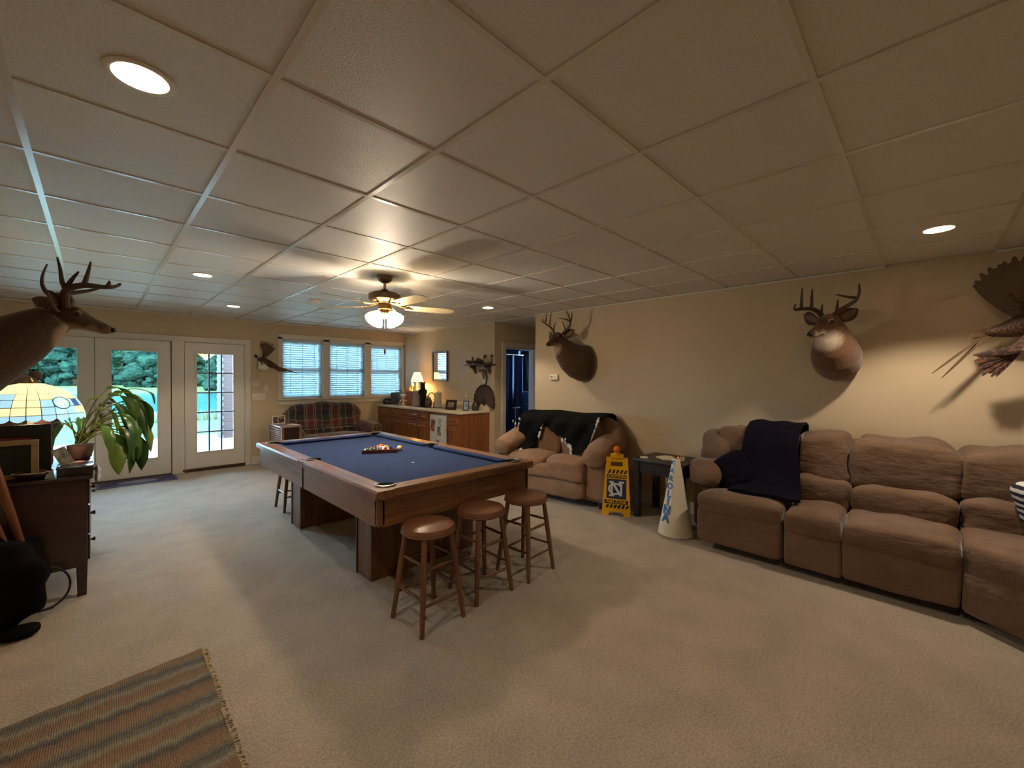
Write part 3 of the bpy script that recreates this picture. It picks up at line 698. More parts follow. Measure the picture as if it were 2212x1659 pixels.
# hide: draped over the back, two leg flaps hanging in front
HIDE = M_fur('black_hide_fur', '#0d0b0a', '#040303', stretch=(20, 20, 20), sheen=0, spec=.12); HWHITE = M_fur('white_hide_edge', '#dfe6e4', '#a8b0ae', stretch=(30, 30, 30))
zl = [(.60, .80), (.56, .60), (.52, .53), (.45, .51), (.37, .56), (.26, .73), (.20, .90), (.11, .84), (-.08, .745), (-.21, .657), (-.28, .56), (-.36, .59), (-.50, .72), (-.56, .90), (-.62, 1.0)]
def zlow(x):
    for (a, b), (c, d) in zip(zl, zl[1:]):
        if c <= x <= a: return b+(d-b)*(a-x)/(a-c)
    return .8 if x > 0 else 1.0
t2 = thing('black_hide', 'black animal hide with white edges draped over the tan loveseat back', 'hide', (4.26, 3.37, 0), 95)
cols = [.60-1.22*i/60 for i in range(61)]; grid = []
for x in cols:
    top = 1.045 + .008*math.sin(x*9); z0 = zlow(x) + .012*math.sin(x*70); col = []
    path = [(-.345, .80), (-.35, .92), (-.33, top-.03), (-.25, top), (-.14, top+.005), (-.06, top-.02)]
    n2 = 10
    for k in range(1, n2+1):
        z = (top-.02) + (min(z0, top-.03)-(top-.02))*k/n2
        yy = .055 + .05*max(0, min(1, (top-z)/.12)) - .06*max(0, 1-(top-z)/.06)
        if z < .64: yy += (.64-z)*1.1
        path.append((yy+.012*math.sin(x*23+z*17), z))
    grid.append([(x, yv, zv) for yv, zv in path])
G().sheet(grid, .014).obj('pelt', HIDE, t2, True, 60)
rnd = random.Random(5)
for a, b in ((.60, .44), (.27, .20), (-.30, -.10), (-.46, -.62)):
    g = G(); lo_, hi_ = min(a, b), max(a, b)
    for k in range(34):
        x = rnd.uniform(lo_, hi_); z = zlow(x)+.012*math.sin(x*70)+rnd.uniform(-.012, .02); yy = .105+(max(0, .64-z))*1.1
        if x > .5: z = rnd.uniform(.56, .95); x = .6+rnd.uniform(-.02, .008)
        r_ = rnd.uniform(.008, .02); g.ell((x, yy+.006, z), r_*.9, r_*.6, r_*1.3, 6, 4, nz=.4, seed=k)
    stuff(g.obj('white_edge_fur', HWHITE, t2, True, 80))

# ------------------------------------------------------------------ brown sectional
t = thing('brown_sectional', 'brown suede reclining sectional sofa along the right wall', 'sofa', (4.2, .5, 0))
def lo(a, b, c): return (a-4.2, b-.5, c)
def C(name, x0, y0, z0, x1, y1, z1, e, e2, seed, nz=.006, xf=None): return G().cush(lo(x0, y0, z0), lo(x1, y1, z1), e, e2, seed=seed, nz=nz, n=44, m=24).obj(name, BROWN, t)
G().rbox(lo(3.98, -.18, .06), lo(4.60, 1.45, .42), .03, 2).obj('frame', BROWN, t)
segs = [(.79, 1.44), (.43, .775), (-.16, .42)]
for i, (a, b) in enumerate(segs):
    C('front_panel', 3.76, a+.001, .065, 4.05, b-.001, .37, .09, .14, 20+i, .003)
    C('seat_cushion', 3.735, a-.004, .30, 4.32, b+.004, .515, .13, .45, 30+i, .006)
    C('lumbar_cushion', 4.13, a-.004, .44, 4.52, (b if i else 1.42)+.004, .70, .14, .42, 40+i, .008)
    C('back_pillow', 4.20, a-.004, .62, 4.62, (b if i else 1.42)+.004, 1.035 if i != 1 else 1.05, .15, .36, 50+i, .010)
C('backrest_shell', 4.42, -.2, .08, 4.645, 1.50, .99, .2, .25, 61, .003)
C('arm_body', 4.06, 1.38, .065, 4.60, 1.60, .56, .28, .3, 62, .004)
C('arm_pillow', 3.93, 1.30, .47, 4.62, 1.63, .73, .5, .7, 63, .008)
C('wing_cushion', 4.16, 1.28, .55, 4.64, 1.60, 1.0, .6, .7, 64, .008)
# corner wedge and the return towards the camera
wed = [(3.77, -.165), (4.62, -.165), (4.62, -1.30), (3.60, -1.30), (3.57, -.42), (3.66, -.30)]
def poly(name, pts, z0, z1, ins, e=.04):
    g = G(); cx_ = sum(p[0] for p in pts)/len(pts); cy_ = sum(p[1] for p in pts)/len(pts); rings = []
    for k, z in ((ins, z0), (0, z0+.02), (0, z1-e), (ins*.5, z1-e*.4), (ins*1.6, z1), (ins*4, z1+.012)):
        rings.append([lo(p[0]+(cx_-p[0])*k, p[1]+(cy_-p[1])*k, z) for p in pts])
    return g.loft(rings).obj(name, BROWN, t, True, 60)
poly('wedge_base', wed, .065, .35, .03); poly('wedge_seat', wed, .31, .50, .04)
C('wedge_lumbar', 4.13, -.72, .44, 4.52, -.165, .70, .14, .42, 71, .008); C('wedge_back_pillow', 4.20, -.72, .63, 4.62, -.175, 1.03, .15, .36, 72, .010)
C('return_base', 2.72, -1.30, .065, 3.56, -.50, .36, .2, .22, 73, .003); C('return_seat', 2.72, -1.2, .30, 3.585, -.42, .53, .34, .6, 74, .007)
C('return_back', 2.72, -1.40, .1, 4.60, -1.08, 1.0, .22, .4, 75, .006)
C('front_panel', 2.74, -.62, .065, 3.575, -.47, .36, .16, .22, 76, .003)

# navy throw and pillows on the sectional
t2 = thing('navy_throw', 'dark navy fleece throw hanging over the back of the brown sectional', 'blanket', (4.2, .98, 0))
grid = []
path = [(4.64, .80), (4.655, .95), (4.63, 1.045), (4.52, 1.075), (4.40, 1.075), (4.28, 1.03), (4.205, .95), (4.17, .85), (4.165, .74), (4.13, .66), (4.10, .58), (4.05, .535), (3.98, .527), (3.93, .526)]
for j in range(19):
    v = j/18; col = []
    for i, (x, z) in enumerate(path):
        k = i/(len(path)-1); wid = .205+.06*max(0, k-.45)/.55
        col.append((x-4.2-.006*math.sin(v*9+i)-(.045 if i > 3 else .0), (v-.5)*2*wid - .02*k, z+.006*math.sin(v*14+i*.7)+(.02 if i in (2, 3, 4, 5) else .012)))
    grid.append(col)
G().sheet(grid, .02).obj('throw_cloth', NAVYT, t2, True, 60)
o = G().cush((-.17, -.06, -.15), (.17, .06, .15), .9, .5, nz=.008, seed=3).obj('navy_pillow', NAVYT); o.location = (4.09, 1.24, .655); o.rotation_euler = (math.radians(18), math.radians(28), math.radians(108))
tag(o, 'dark navy pillow leaning in the left corner of the brown sectional', 'pillow')
WOV = M_stripe('woven_black_cream', '#1b1d2a', '#d8d2c4', 7, 'Z', .9, 3)
t2 = thing('woven_throw_pillow', 'black and cream woven pillow at the right edge on the sectional', 'pillow', (4.05, -.585, .515), 40)
G().cush((-.2, -.07, .02), (.2, .07, .36), .9, .45, nz=.006, seed=8, xf=Matrix.Rotation(math.radians(-18), 4, 'X')).obj('cover', WOV, t2)
g = G()
for k in range(26): g.tube([(-.2+.4*k/25, -.03, .035), (-.2+.4*k/25+.004, -.07, .006)], [.004, .002], 4)
stuff(g.obj('fringe', mat('cream_fringe', '#cfc8b8', 1), t2))

# ------------------------------------------------------------------ plaid loveseat under the window
t = thing('plaid_loveseat', 'dark plaid loveseat with rolled arms under the window', 'loveseat', (2.99, 7.62, 0))
G().rbox((-.74, -.42, .08), (.74, .38, .34), .03, 2).obj('base', PLAID, t)
G().cush((-.60, -.50, .28), (.60, .12, .50), .3, .5, nz=.004, seed=2).obj('seat_cushion', PLAID, t)
# camel back: rises in the middle, tucked seams
g = G(); rings = []
for i in range(25):
    x = -.69+1.38*i/24; k = abs(x)/.69; top = .99 + .05*math.cos(x*3.1) - .10*max(0, k-.86)/.14 + .012*math.cos(x*14); th = .20*(1-.35*max(0, k-.9)/.1)
    pr_ = [(.40, .10), (.40, .6), (.395, top-.10), (.36, top-.02), (.30, top), (.24, top-.015), (.40-th-.02, top-.09), (.40-th+.01, top-.21), (.40-th-.05, top-.34), (.40-th-.03, top-.44), (.40-th-.10, .56), (.40-th-.09, .46), (.40-th, .30), (.30, .10)]
    rings.append([(x, y, z) for y, z in pr_])
g.loft(rings); g.obj('backrest', PLAID, t, True, 70)
for s_ in (-1, 1):
    g = G(); g.tube([(s_*.66, .30, .60), (s_*.67, .1, .58), (s_*.675, -.2, .565), (s_*.675, -.44, .56)], [.085, .095, .10, .10], 22); g.obj('arm_roll', PLAID, t)
    G().rbox((min(s_*.60, s_*.74), -.43, .08), (max(s_*.60, s_*.74), .35, .55), .02, 2).obj('arm_body', PLAID, t)
    g = G(); g.tube([(s_*.675+.085*math.cos(a*PI/8), -.445, .56+.085*math.sin(a*PI/8)) for a in range(17)], .012, 8); g.obj('arm_piping', mat('tan_piping', '#8d7a60', .9), t)
for a in (-.66, .66):
    for b in (-.36, .3): G().cyl((a, b, 0), (a, b, .09), .03, n=10).obj('foot', DARKW, t)
# slatted side table beside it
SLW = wood('side_table_wood', '#9a6f58', '#6d4636', .3, 6, 1)
t = thing('side_table', 'small wooden side table with slatted end beside the plaid loveseat', 'side table', (2.115, 7.2, 0))
G().rbox((-.15, -.35, .715), (.15, .34, .74), .006, 2).obj('table_top', SLW, t)
for a, b in ((-.125, -.32), (.125, -.32), (-.125, .31), (.125, .31)): G().box((a-.018, b-.018, 0), (a+.018, b+.018, .715)).obj('leg', SLW, t, False, bevel=.003)
sm = G().rbox((-.006, -.30, -.012), (.010, .29, .012), .004, 2, xf=Matrix.Rotation(math.radians(-18), 4, 'Y')).mesh('slat', SLW)
for k in range(17): link('slat', sm, t).location = (-.143+.0016*k, 0, .69-.031*k)
G().box((-.105, -.325, .30), (.13, -.30, .715)).obj('end_panel', DARKW, t, False); G().box((-.12, -.30, .14), (.12, .3, .16)).obj('shelf', SLW, t, False)
t = thing('double_photo_frame', 'white wire double photo frame on the slatted side table', 'photo frame', (2.07, 7.34, .741), 8)
WIRE = mat('white_wire', '#e6dfd0', .4)
g = G()
for a, b in (((-.09, 0, 0), (-.09, .0, .125)), ((-.09, 0, .125), (.09, 0, .125)), ((.09, 0, .125), (.09, 0, 0)), ((-.09, 0, .004), (.09, 0, .004)), ((-.012, 0, 0), (-.012, 0, .12))): g.cyl(a, b, .005, n=6)
g.obj('frame_wire', WIRE, t)
PH1 = M_photo('photo_dark_print', [(.35, '#1c1a18'), (.5, '#5a5148'), (.65, '#9a8f80')], 30)
G().box((-.085, .002, .012), (-.017, .006, .11)).obj('photo', PH1, t, False); G().box((-.007, .002, .012), (.085, .006, .095)).obj('photo', PH1, t, False)
o = G().rbox((-.05, -.10, 0), (.05, .10, .006), .002).obj('paper_stack', mat('paper_white', '#dcd4c6', .8)); o.location = (2.2, 7.05, .741); o.rotation_euler = (0, 0, .2); tag(o, 'white papers lying on the slatted side table', 'papers')

# ------------------------------------------------------------------ base cabinets, counter, fridge
CFX = 4.165; KN = mat('cabinet_pull_nickel', '#b8a98c', .3, 1)
CABH = wood('cabinet_oak_cross', '#a2643a', '#6f3f20', .38, 6, 1)
def front_panel(name, y0, y1, z0, z1, parent, m, pull):
    g = G(); x = CFX
    g.box((x-.02, y0, z0), (x, y1, z1)); ins = min(.05, (z1-z0)*.28)
    g.loft([[(x-.02, y0+ins, z0+ins), (x-.02, y1-ins, z0+ins), (x-.02, y1-ins, z1-ins), (x-.02, y0+ins, z1-ins)],
            [(x-.0275, y0+ins+.018, z0+ins+.018), (x-.0275, y1-ins-.018, z0+ins+.018), (x-.0275, y1-ins-.018, z1-ins-.018), (x-.0275, y0+ins+.018, z1-ins-.018)]])
    d = g.obj(name, m, parent, False, bevel=.004)
    if pull == 'bar':
        ym, zm = (y0+y1)/2, (z0+z1)/2
        G().tube([(x-.022, ym-.045, zm), (x-.045, ym-.038, zm), (x-.05, ym, zm), (x-.045, ym+.038, zm), (x-.022, ym+.045, zm)], .005, 8).obj('pull', KN, d)
    elif pull is not None:
        g = G(); g.ell((x-.045, pull, z1-.07), .013, .013, .013, 10, 8); g.cyl((x-.02, pull, z1-.07), (x-.045, pull, z1-.07), .006, n=8); g.obj('knob', KN, d)
    return d
def cabinet(y0, y1, doors, label):
    t = thing('base_cabinet', label, 'cabinet', (0, 0, 0), 0, 'oak base cabinets')
    g = G(); g.box((CFX, y0, .10), (XC-.003, y1, .895)); g.box((CFX+.06, y0, 0), (XC-.003, y1, .10)); g.obj('carcass', CABW, t, False)
    n = len(doors)
    for (a, b, kn) in doors:
        front_panel('drawer', a+.012, b-.012, .715, .875, t, CABH, 'bar'); front_panel('door', a+.012, b-.012, .125, .695, t, CABW, kn)
    return t
cabinet(7.03, 8.085, [(7.54, 8.08, 7.60), (7.03, 7.54, 7.48)], 'two-door oak base cabinet at the window end of the counter')
cabinet(6.25, 7.028, [(6.54, 7.03, 6.60), (6.25, 6.54, 6.49)], 'oak base cabinet with uneven doors left of the white mini fridge')
cabinet(5.31, 5.705, [(5.345, 5.70, 5.66)], 'narrow oak base cabinet at the hallway end right of the fridge')
g = G(); g.box((CFX+.002, 5.706, .868), (CFX+.02, 6.249, .895)); g.box((XC-.03, 5.706, .0), (XC-.004, 6.249, .895)); o = g.obj('fridge_filler', CABW, None, False); tag(o, 'oak filler strip over the white mini fridge opening', 'filler')
COUN = mat('cream_laminate', '#d9c9ad', .3, var=.05, vs=60, coat=.1)
t = thing('countertop', 'cream laminate countertop with backsplash over the oak cabinets', 'countertop', (0, 0, 0))
G().rbox((4.128, 5.29, .896), (XC-.002, 8.095, .938), .012, 3).obj('slab', COUN, t); G().rbox((XC-.026, 5.29, .937), (XC-.002, 8.095, 1.055), .006, 2).obj('backsplash', COUN, t)
FRW = mat('fridge_white', '#ddd9d0', .35)
t = thing('mini_fridge', 'white mini fridge with photos on its door under the counter', 'fridge', (0, 0, 0))
G().rbox((4.23, 5.73, .01), (4.73, 6.225, .855), .012, 2).obj('body', FRW, t)
d = G().rbox((4.165, 5.73, .05), (4.225, 6.225, .855), .02, 3).obj('door', FRW, t); G().rbox((4.15, 5.74, .60), (4.168, 5.765, .78), .006, 2).obj('handle', FRW, d)
for y, z, h, w_, rot, a, b, lb in ((6.115, .66, .20, .115, 8, '#3a3140', '#a8686a', 'dark photo with pink figure at the upper left of the fridge door'), (5.89, .72, .13, .10, -4, '#8fb0b0', '#c3d3d0', 'pale teal card at the upper right of the fridge door'),
                             (5.93, .575, .15, .10, -6, '#3d5560', '#93a2a0', 'blue grey photo in the middle of the fridge door'), (5.97, .36, .12, .09, 3, '#4f4a58', '#c9b8b4', 'small framed photo low on the fridge door')):
    o = G().box((-.003, -w_/2, -h/2), (.0, w_/2, h/2)).obj('fridge_photo', M_photo('fridge_print_%d' % int(z*1000), [(.3, a), (.6, b)], 12), None, False)
    o.location = (4.1635, y, z); o.rotation_euler = (math.radians(rot), 0, 0); tag(o, lb, 'photo', 'photos on the fridge')
CT = .9385
# items along the counter
t = thing('table_radio', 'dark blue grey portable radio under the window end of the counter', 'radio', (4.42, 7.72, CT), 35)
RAD = mat('radio_dark_blue', '#2c3a4d', .4)
G().rbox((-.17, -.10, .01), (.17, .10, .25), .02, 3).obj('case', RAD, t); G().box((-.12, -.103, .04), (.12, -.099, .15)).obj('front_grille', BLACK, t, False); G().rbox((-.12, -.104, .17), (.12, -.098, .21), .003).obj('dial_panel', mat('radio_panel_grey', '#6d7f92', .4), t)
G().tube([(-.13, 0, .245), (-.12, 0, .285), (.12, 0, .285), (.13, 0, .245)], .009, 8).obj('handle', RAD, t)
t = thing('telephone', 'dark corded telephone at the far left end of the counter', 'telephone', (4.27, 7.88, CT), 30)
PHN = mat('phone_dark_brown', '#33241f', .4)
G().loft([[(-.09, -.07, 0), (.09, -.07, 0), (.09, .07, 0), (-.09, .07, 0)], [(-.08, -.06, .03), (.08, -.06, .03), (.08, .07, .07), (-.08, .07, .07)]]).obj('phone_base', PHN, t)
G().tube([(-.11, .03, .085), (-.09, .03, .10), (0, .03, .11), (.09, .03, .10), (.11, .03, .085)], [.026, .024, .016, .024, .026], 12).obj('handset', PHN, t)
t = thing('wooden_box', 'orange brown wooden box carrying the small lamp on the counter', 'box', (4.52, 7.24, CT), 22)
BOXW = wood('orange_box_wood', '#a55f27', '#7d4418', .35, 6, 2)
G().rbox((-.15, -.13, 0), (.15, .13, .27), .006, 2).obj('case', BOXW, t); G().rbox((-.16, -.14, .27), (.16, .14, .285), .006, 2).obj('lid', BOXW, t)
SHADE = N('lit_lamp_shade'); SHADE.b.inputs['Base Color'].default_value = rgb('#f3dfa2'); SHADE.b.inputs['Emission Color'].default_value = (1, .70, .27, 1); SHADE.b.inputs['Emission Strength'].default_value = .95; SHADE = SHADE.m
CRM = mat('cream_ceramic', '#e7d9b4', .3)
t = thing('counter_lamp', 'small lit table lamp with pleated cream shade on the wooden box', 'lamp', (4.53, 7.20, CT+.286))
G().lathe([(.055, 0), (.055, .012), (.022, .02), (.018, .05), (.022, .10), (.016, .15), (.01, .19)], n=20).obj('base', CRM, t)
g = G(); n = 40; rings = []
for k, (r_, z) in enumerate(((.122, .185), (.122, .19), (.112, .225), (.096, .28), (.078, .33), (.060, .375))): rings.append([((r_*(1+.025*(-1)**j))*math.cos(2*PI*j/n), (r_*(1+.025*(-1)**j))*math.sin(2*PI*j/n), z) for j in range(n)])
g.loft(rings, cap=False); g.obj('shade', SHADE, t, True, 70)
light('lamp_bulb', 'POINT', (0, 0, .25), LAMP_W, (1, .70, .36), t, shadow_soft_size=.04)
t = thing('black_bear_figurine', 'tall black standing bear figurine on the counter', 'figurine', (4.45, 6.87, CT), 230)
BEAR = M_fur('black_bear_resin', '#1c1714', '#0a0807')
g = G(); rings = []
for z, rx, ry, ox in ((0, .05, .055, 0), (.03, .058, .062, 0), (.10, .06, .062, 0), (.18, .062, .065, .0), (.26, .058, .062, .004), (.32, .055, .057, .01), (.36, .046, .045, .016), (.385, .045, .044, .026), (.41, .047, .044, .034), (.44, .042, .04, .034), (.455, .025, .025, .03)):
    rings.append([(ox+rx*math.cos(2*PI*k/20), ry*math.sin(2*PI*k/20), z) for k in range(20)])
g.loft(rings); g.obj('body', BEAR, t); G().tube([(.06, 0, .41), (.09, 0, .405), (.105, 0, .40)], [.026, .02, .01], 10).obj('muzzle', BEAR, t)
for s_ in (-1, 1):
    G().ell((.02, s_*.036, .458), .008, .014, .016, 10, 6).obj('ear', BEAR, t); G().tube([(.02, s_*.058, .31), (.06, s_*.06, .25), (.085, s_*.03, .21)], [.024, .02, .014], 10).obj('arm', BEAR, t)
    G().ell((.03, s_*.035, .018), .05, .024, .018, 10, 6).obj('foot', BEAR, t)
t = thing('grey_tapered_vase', 'tall pale grey tapering vase left of the black bear', 'vase', (4.40, 7.02, CT))
G().lathe([(.03, 0), (.085, 0), (.088, .01), (.080, .10), (.072, .20), (.062, .29), (.056, .31), (.05, .31)], n=28).obj('vessel', mat('grey_stoneware', '#9b8f8a', .6, var=.12, vs=20), t); G().lathe([(.064, .285), (.068, .292), (.064, .30)], n=28, cap=False).obj('rim_band', mat('pale_stoneware_band', '#c0b3a4', .5), t)
t = thing('faucet', 'curved dark faucet at the counter sink behind the lantern', 'faucet', (4.62, 6.72, CT))
G().lathe([(.028, 0), (.028, .012), (.014, .02)], n=18).obj('escutcheon', CHROME, t)
G().tube([(0, 0, .01), (0, 0, .19)]+[(-.075+.075*math.cos(a*PI/10), 0, .19+.075*math.sin(a*PI/10)) for a in range(1, 11)]+[(-.15, 0, .15)], .010, 10).obj('spout', CHROME, t); G().tube([(0, .02, .04), (0, .07, .07)], [.008, .006], 8).obj('lever', CHROME, t)
t = thing('sink_basin_rim', 'steel sink rim set in the counter beside the bear', 'sink', (4.42, 6.66, CT))
g = G(); g.rbox((-.17, -.17, 0), (.17, .17, .006), .004, 2); g.obj('rim', CHROME, t)
t = thing('glass_lantern_jar', 'dark ribbed glass jar with metal lid on the counter', 'jar', (4.40, 6.60, CT+.007))
G().lathe([(.03, 0), (.05, .002), (.062, .03), (.066, .07), (.06, .12), (.045, .145), (.035, .15)], n=24).obj('jar_body', mat('smoky_glass', '#5a564a', .12, coat=.5), t)
for z in (.06, .10): G().lathe([(.062, z-.006), (.068, z), (.062, z+.006)], n=24, cap=False).obj('metal_band', CHROME, t)
G().lathe([(.04, .148), (.042, .16), (.03, .175), (.012, .185), (.012, .20), (.004, .205)], n=20).obj('lid', CHROME, t)
t = thing('soap_bottle', 'small clear soap bottle between the jar and paper towels', 'bottle', (4.45, 6.49, CT))
G().lathe([(.02, 0), (.026, .004), (.026, .08), (.012, .10), (.010, .12)], n=18).obj('bottle_body', mat('lilac_soap', '#8f8696', .2, coat=.4), t); G().tube([(0, 0, .118), (0, 0, .145), (-.03, 0, .145)], .005, 8).obj('pump', CHROME, t)
t = thing('paper_towel_roll', 'upright roll of white paper towels on the counter', 'paper towels', (4.43, 6.34, CT))
G().lathe([(.02, 0), (.078, 0), (.078, .01), (.02, .012)], n=28).obj('holder_base', CHROME, t); G().lathe([(.02, .014), (.062, .014), (.062, .285), (.02, .287)], n=32).obj('towel_roll', mat('paper_towel_white', '#d8c9aa', .95, bump=.3, bs=160), t); G().cyl((0, 0, .28), (0, 0, .315), .008, n=10).obj('holder_rod', CHROME, t)
t = thing('stone_bowl', 'pale stone bowl right of the paper towels', 'bowl', (4.42, 6.14, CT))
G().lathe([(.035, 0), (.04, .004), (.062, .04), (.07, .075), (.066, .075), (.058, .042), (.03, .01)], n=28, cap=False).obj('bowl', mat('pale_stone_bowl', '#c4b49a', .5), t); G().lathe([(.02, -.0), (.034, .0), (.034, .006), (.02, .006)], n=24).obj('bowl_foot', CRM, t)
t = thing('cherub_figurine', 'cream ceramic figurine with raised arms in front of the wooden box', 'figurine', (4.30, 7.33, CT), 225)
G().lathe([(.05, 0), (.052, .01), (.035, .02), (.02, .06), (.026, .10), (.022, .125)], n=20).obj('pedestal', CRM, t); G().ell((0, 0, .135), .018, .018, .02, 12, 8).obj('head', CRM, t)
for s_ in (-1, 1): G().tube([(0, s_*.015, .10), (0, s_*.05, .11), (0, s_*.07, .085), (.0, s_*.06, .06)], [.011, .012, .011, .007], 8).obj('arm', CRM, t)
for s_ in (-1, 0, 1): G().tube([(0, s_*.008, .14), (0, s_*.03, .18), (0, s_*.04, .195)], [.010, .009, .004], 8).obj('plume', CRM, t)
o = G().cush((-.03, -.025, 0), (.03, .025, .05), .8, 1).obj('pink_ornament', mat('dusty_pink_ceramic', '#b0746a', .4)); o.location = (4.27, 7.43, CT); tag(o, 'small dusty pink ornament beside the cream figurine', 'ornament')
t = thing('owl_ornament', 'round yellow ornament on the left of the wooden box', 'ornament', (4.44, 7.335, CT+.286)); G().ell((0, 0, .038), .036, .036, .038, 18, 12).obj('body', mat('yellow_glaze', '#d7b45a', .35), t); G().lathe([(.02, .07), (.026, .078), (.018, .095), (.004, .10)], n=16).obj('cap', mat('grey_lid_glaze', '#77726a', .5), t)
t = thing('white_goblet', 'white goblet with ball top on the wooden box', 'goblet', (4.46, 7.27, CT+.286)); G().lathe([(.026, 0), (.026, .006), (.008, .014), (.008, .07), (.03, .10), (.034, .12), (.03, .13)], n=20).obj('cup', CRM, t); G().ell((0, 0, .145), .028, .028, .026, 14, 10).obj('ball', CRM, t)
def frame(name, label, loc, rz, w_, h_, bw, fm, pm, tilt=-12, parent_mat=None):
    t = thing(name, label, 'picture frame', loc, rz); xf = Matrix.Rotation(math.radians(tilt), 4, 'X'); b = bw
    g = G()
    g.box((-w_/2, -.006, 0), (-w_/2+b, .010, h_), xf); g.box((w_/2-b, -.006, 0), (w_/2, .010, h_), xf); g.box((-w_/2+b, -.006, 0), (w_/2-b, .010, b), xf); g.box((-w_/2+b, -.006, h_-b), (w_/2-b, .010, h_), xf)
    g.obj('frame', fm, t, False, bevel=.002); G().box((-w_/2+b, .0, b), (w_/2-b, .006, h_-b), xf).obj('picture', pm, t, False)
    G().tube([(0, .012, h_*.6), (0, .012+h_*.45, .004)], .006, 6).obj('easel_leg', fm, t); return t
DKF = mat('dark_brown_frame', '#2c1f1b', .4)
frame('photo_frame', 'dark brown photo frame near the right end of the counter', (4.33, 5.83, CT), -72, .22, .175, .045, DKF, M_photo('print_warm', [(.35, '#6a5040'), (.55, '#b09a88'), (.7, '#ded0c0')], 25))
frame('photo_frame', 'narrow upright glossy picture leaning before the turkey tail', (4.42, 5.53, CT), -58, .10, .17, .012, DKF, mat('glossy_print', '#8ea3b8', .1, var=.4, vs=20), -16)
t = thing('dark_bottle_vase', 'dark mottled jug standing before the turkey tail fan', 'jug', (4.55, 5.42, CT), 0); G().lathe([(.03, 0), (.055, .003), (.065, .05), (.06, .10), (.045, .13), (.035, .145), (.04, .155)], n=24).obj('vessel', mat('mottled_dark_glaze', '#3a342a', .3, var=.6, vs=20), t); G().tube([(.04, 0, .14), (.085, 0, .12), (.09, 0, .08), (.06, 0, .05)], .008, 8).obj('handle', mat('mottled_dark_glaze', '#3a342a', .3), t)

# ------------------------------------------------------------------ on the counter wall
t = thing('wall_mirror', 'brown framed wall mirror above the counter', 'mirror', (XC-.002, 6.745, 1.715))
MIR = mat('mirror_silver', '#f0f0f0', .02, 1); FRM = wood('mirror_frame_wood', '#6b4536', '#4a2d22', .35, 6, 2); b = .04; W2, H2 = .255, .29
for a in ((-W2, -W2+b, -H2, H2), (W2-b, W2, -H2, H2), (-W2+b, W2-b, -H2, -H2+b), (-W2+b, W2-b, H2-b, H2)): G().box((-.03, a[0], a[2]), (0, a[1], a[3])).obj('frame_rail', FRM, t, False, bevel=.004)
G().box((-.016, -W2+b, -H2+b), (-.008, W2-b, H2-b)).obj('mirror_glass', MIR, t, False)
t = thing('wall_shelf', 'dark wall shelf with brackets holding four duck figurines', 'shelf', (XC, 5.50, 1.72))
SHW = wood('shelf_dark_wood', '#5d4033', '#38241c', .4, 6, 1)
G().rbox((-.17, -.36, -.01), (-.002, .30, .010), .005, 2).obj('board', SHW, t)
for y in (.17, -.21): G().prism([(-.005, -.01), (-.15, -.01), (-.13, -.05), (-.06, -.08), (-.03, -.14), (-.005, -.16)], 'y', y-.018, y+.018).obj('bracket', SHW, t, True)
G().box((-.02, -.19, -.10), (-.002, .15, -.01)).obj('back_rail', mat('painted_grey_rail', '#8d857e', .6), t, False)
def duck(y, s, label, head, body_m, rz):
    t = thing('duck_figurine', label, 'duck', (XC-.09, y, 1.731), rz, 'ducks on the wall shelf')
    g = G(); rings = []
    for i in range(13):
        k = i/12; x = -.075+.15*k; r_ = .032*math.sin(PI*min(1, .12+k*.95))**.7+.003; zc = .036+.018*(1-k)**3
        rings.append([(x*s, r_*math.cos(2*PI*j/14)*s*.9, (zc+r_*math.sin(2*PI*j/14))*s) for j in range(14)])
    g.loft(rings); g.obj('body', body_m, t)
    G().tube([(.045*s, 0, .05*s), (.052*s, 0, .085*s), (.055*s, 0, .105*s)], [.016*s, .012*s, .012*s], 10).obj('neck', body_m, t)
    G().ell((.06*s, 0, .118*s), .021*s, .016*s, .017*s, 12, 8).obj('head', head, t); G().tube([(.075*s, 0, .115*s), (.10*s, 0, .109*s)], [.008*s, .005*s], 8, flat=.5).obj('bill', mat('duck_bill_dark', '#4a3a22', .5), t)
DKB = mat('duck_brown', '#4a3628', .6, var=.4, vs=40); DKG = mat('duck_green_head', '#25331f', .3); DKP = mat('duck_pale_belly', '#8f8a62', .6, var=.3, vs=30); DKD = mat('duck_dark', '#2b2320', .5, var=.3, vs=30)
duck(5.74, .95, 'leftmost brown duck on the wall shelf', DKB, DKB, -70); duck(5.575, .85, 'small dark duck second on the wall shelf', DKD, DKD, -80); duck(5.435, 1.15, 'tallest dark duck with pale cheek, third on the wall shelf', DKD, DKD, -60); duck(5.255, 1.15, 'green headed duck with pale body at the right shelf end', DKG, DKP, -75)
t = thing('shield_plaque', 'white shield plaque with brown mount hanging below the duck shelf', 'plaque', (XC-.002, 5.43, 1.50))
G().prism([(-.075, .09), (.075, .09), (.085, .02), (.05, -.06), (0, -.13), (-.05, -.06), (-.085, .02)], 'x', -.018, 0).obj('shield', mat('shield_white', '#c9c6c4', .5), t); G().loft([[(-.02, -.06, .12), (-.02, .06, .12), (-.02, 0, -.05)], [(-.07, -.03, .10), (-.07, .03, .10), (-.05, 0, -.01)]]).obj('hide_panel', HAIRL, t); G().box((-.022, -.02, -.065), (-.019, .025, -.04)).obj('name_plate', mat('plate_bright', '#efe9da', .3), t, False)
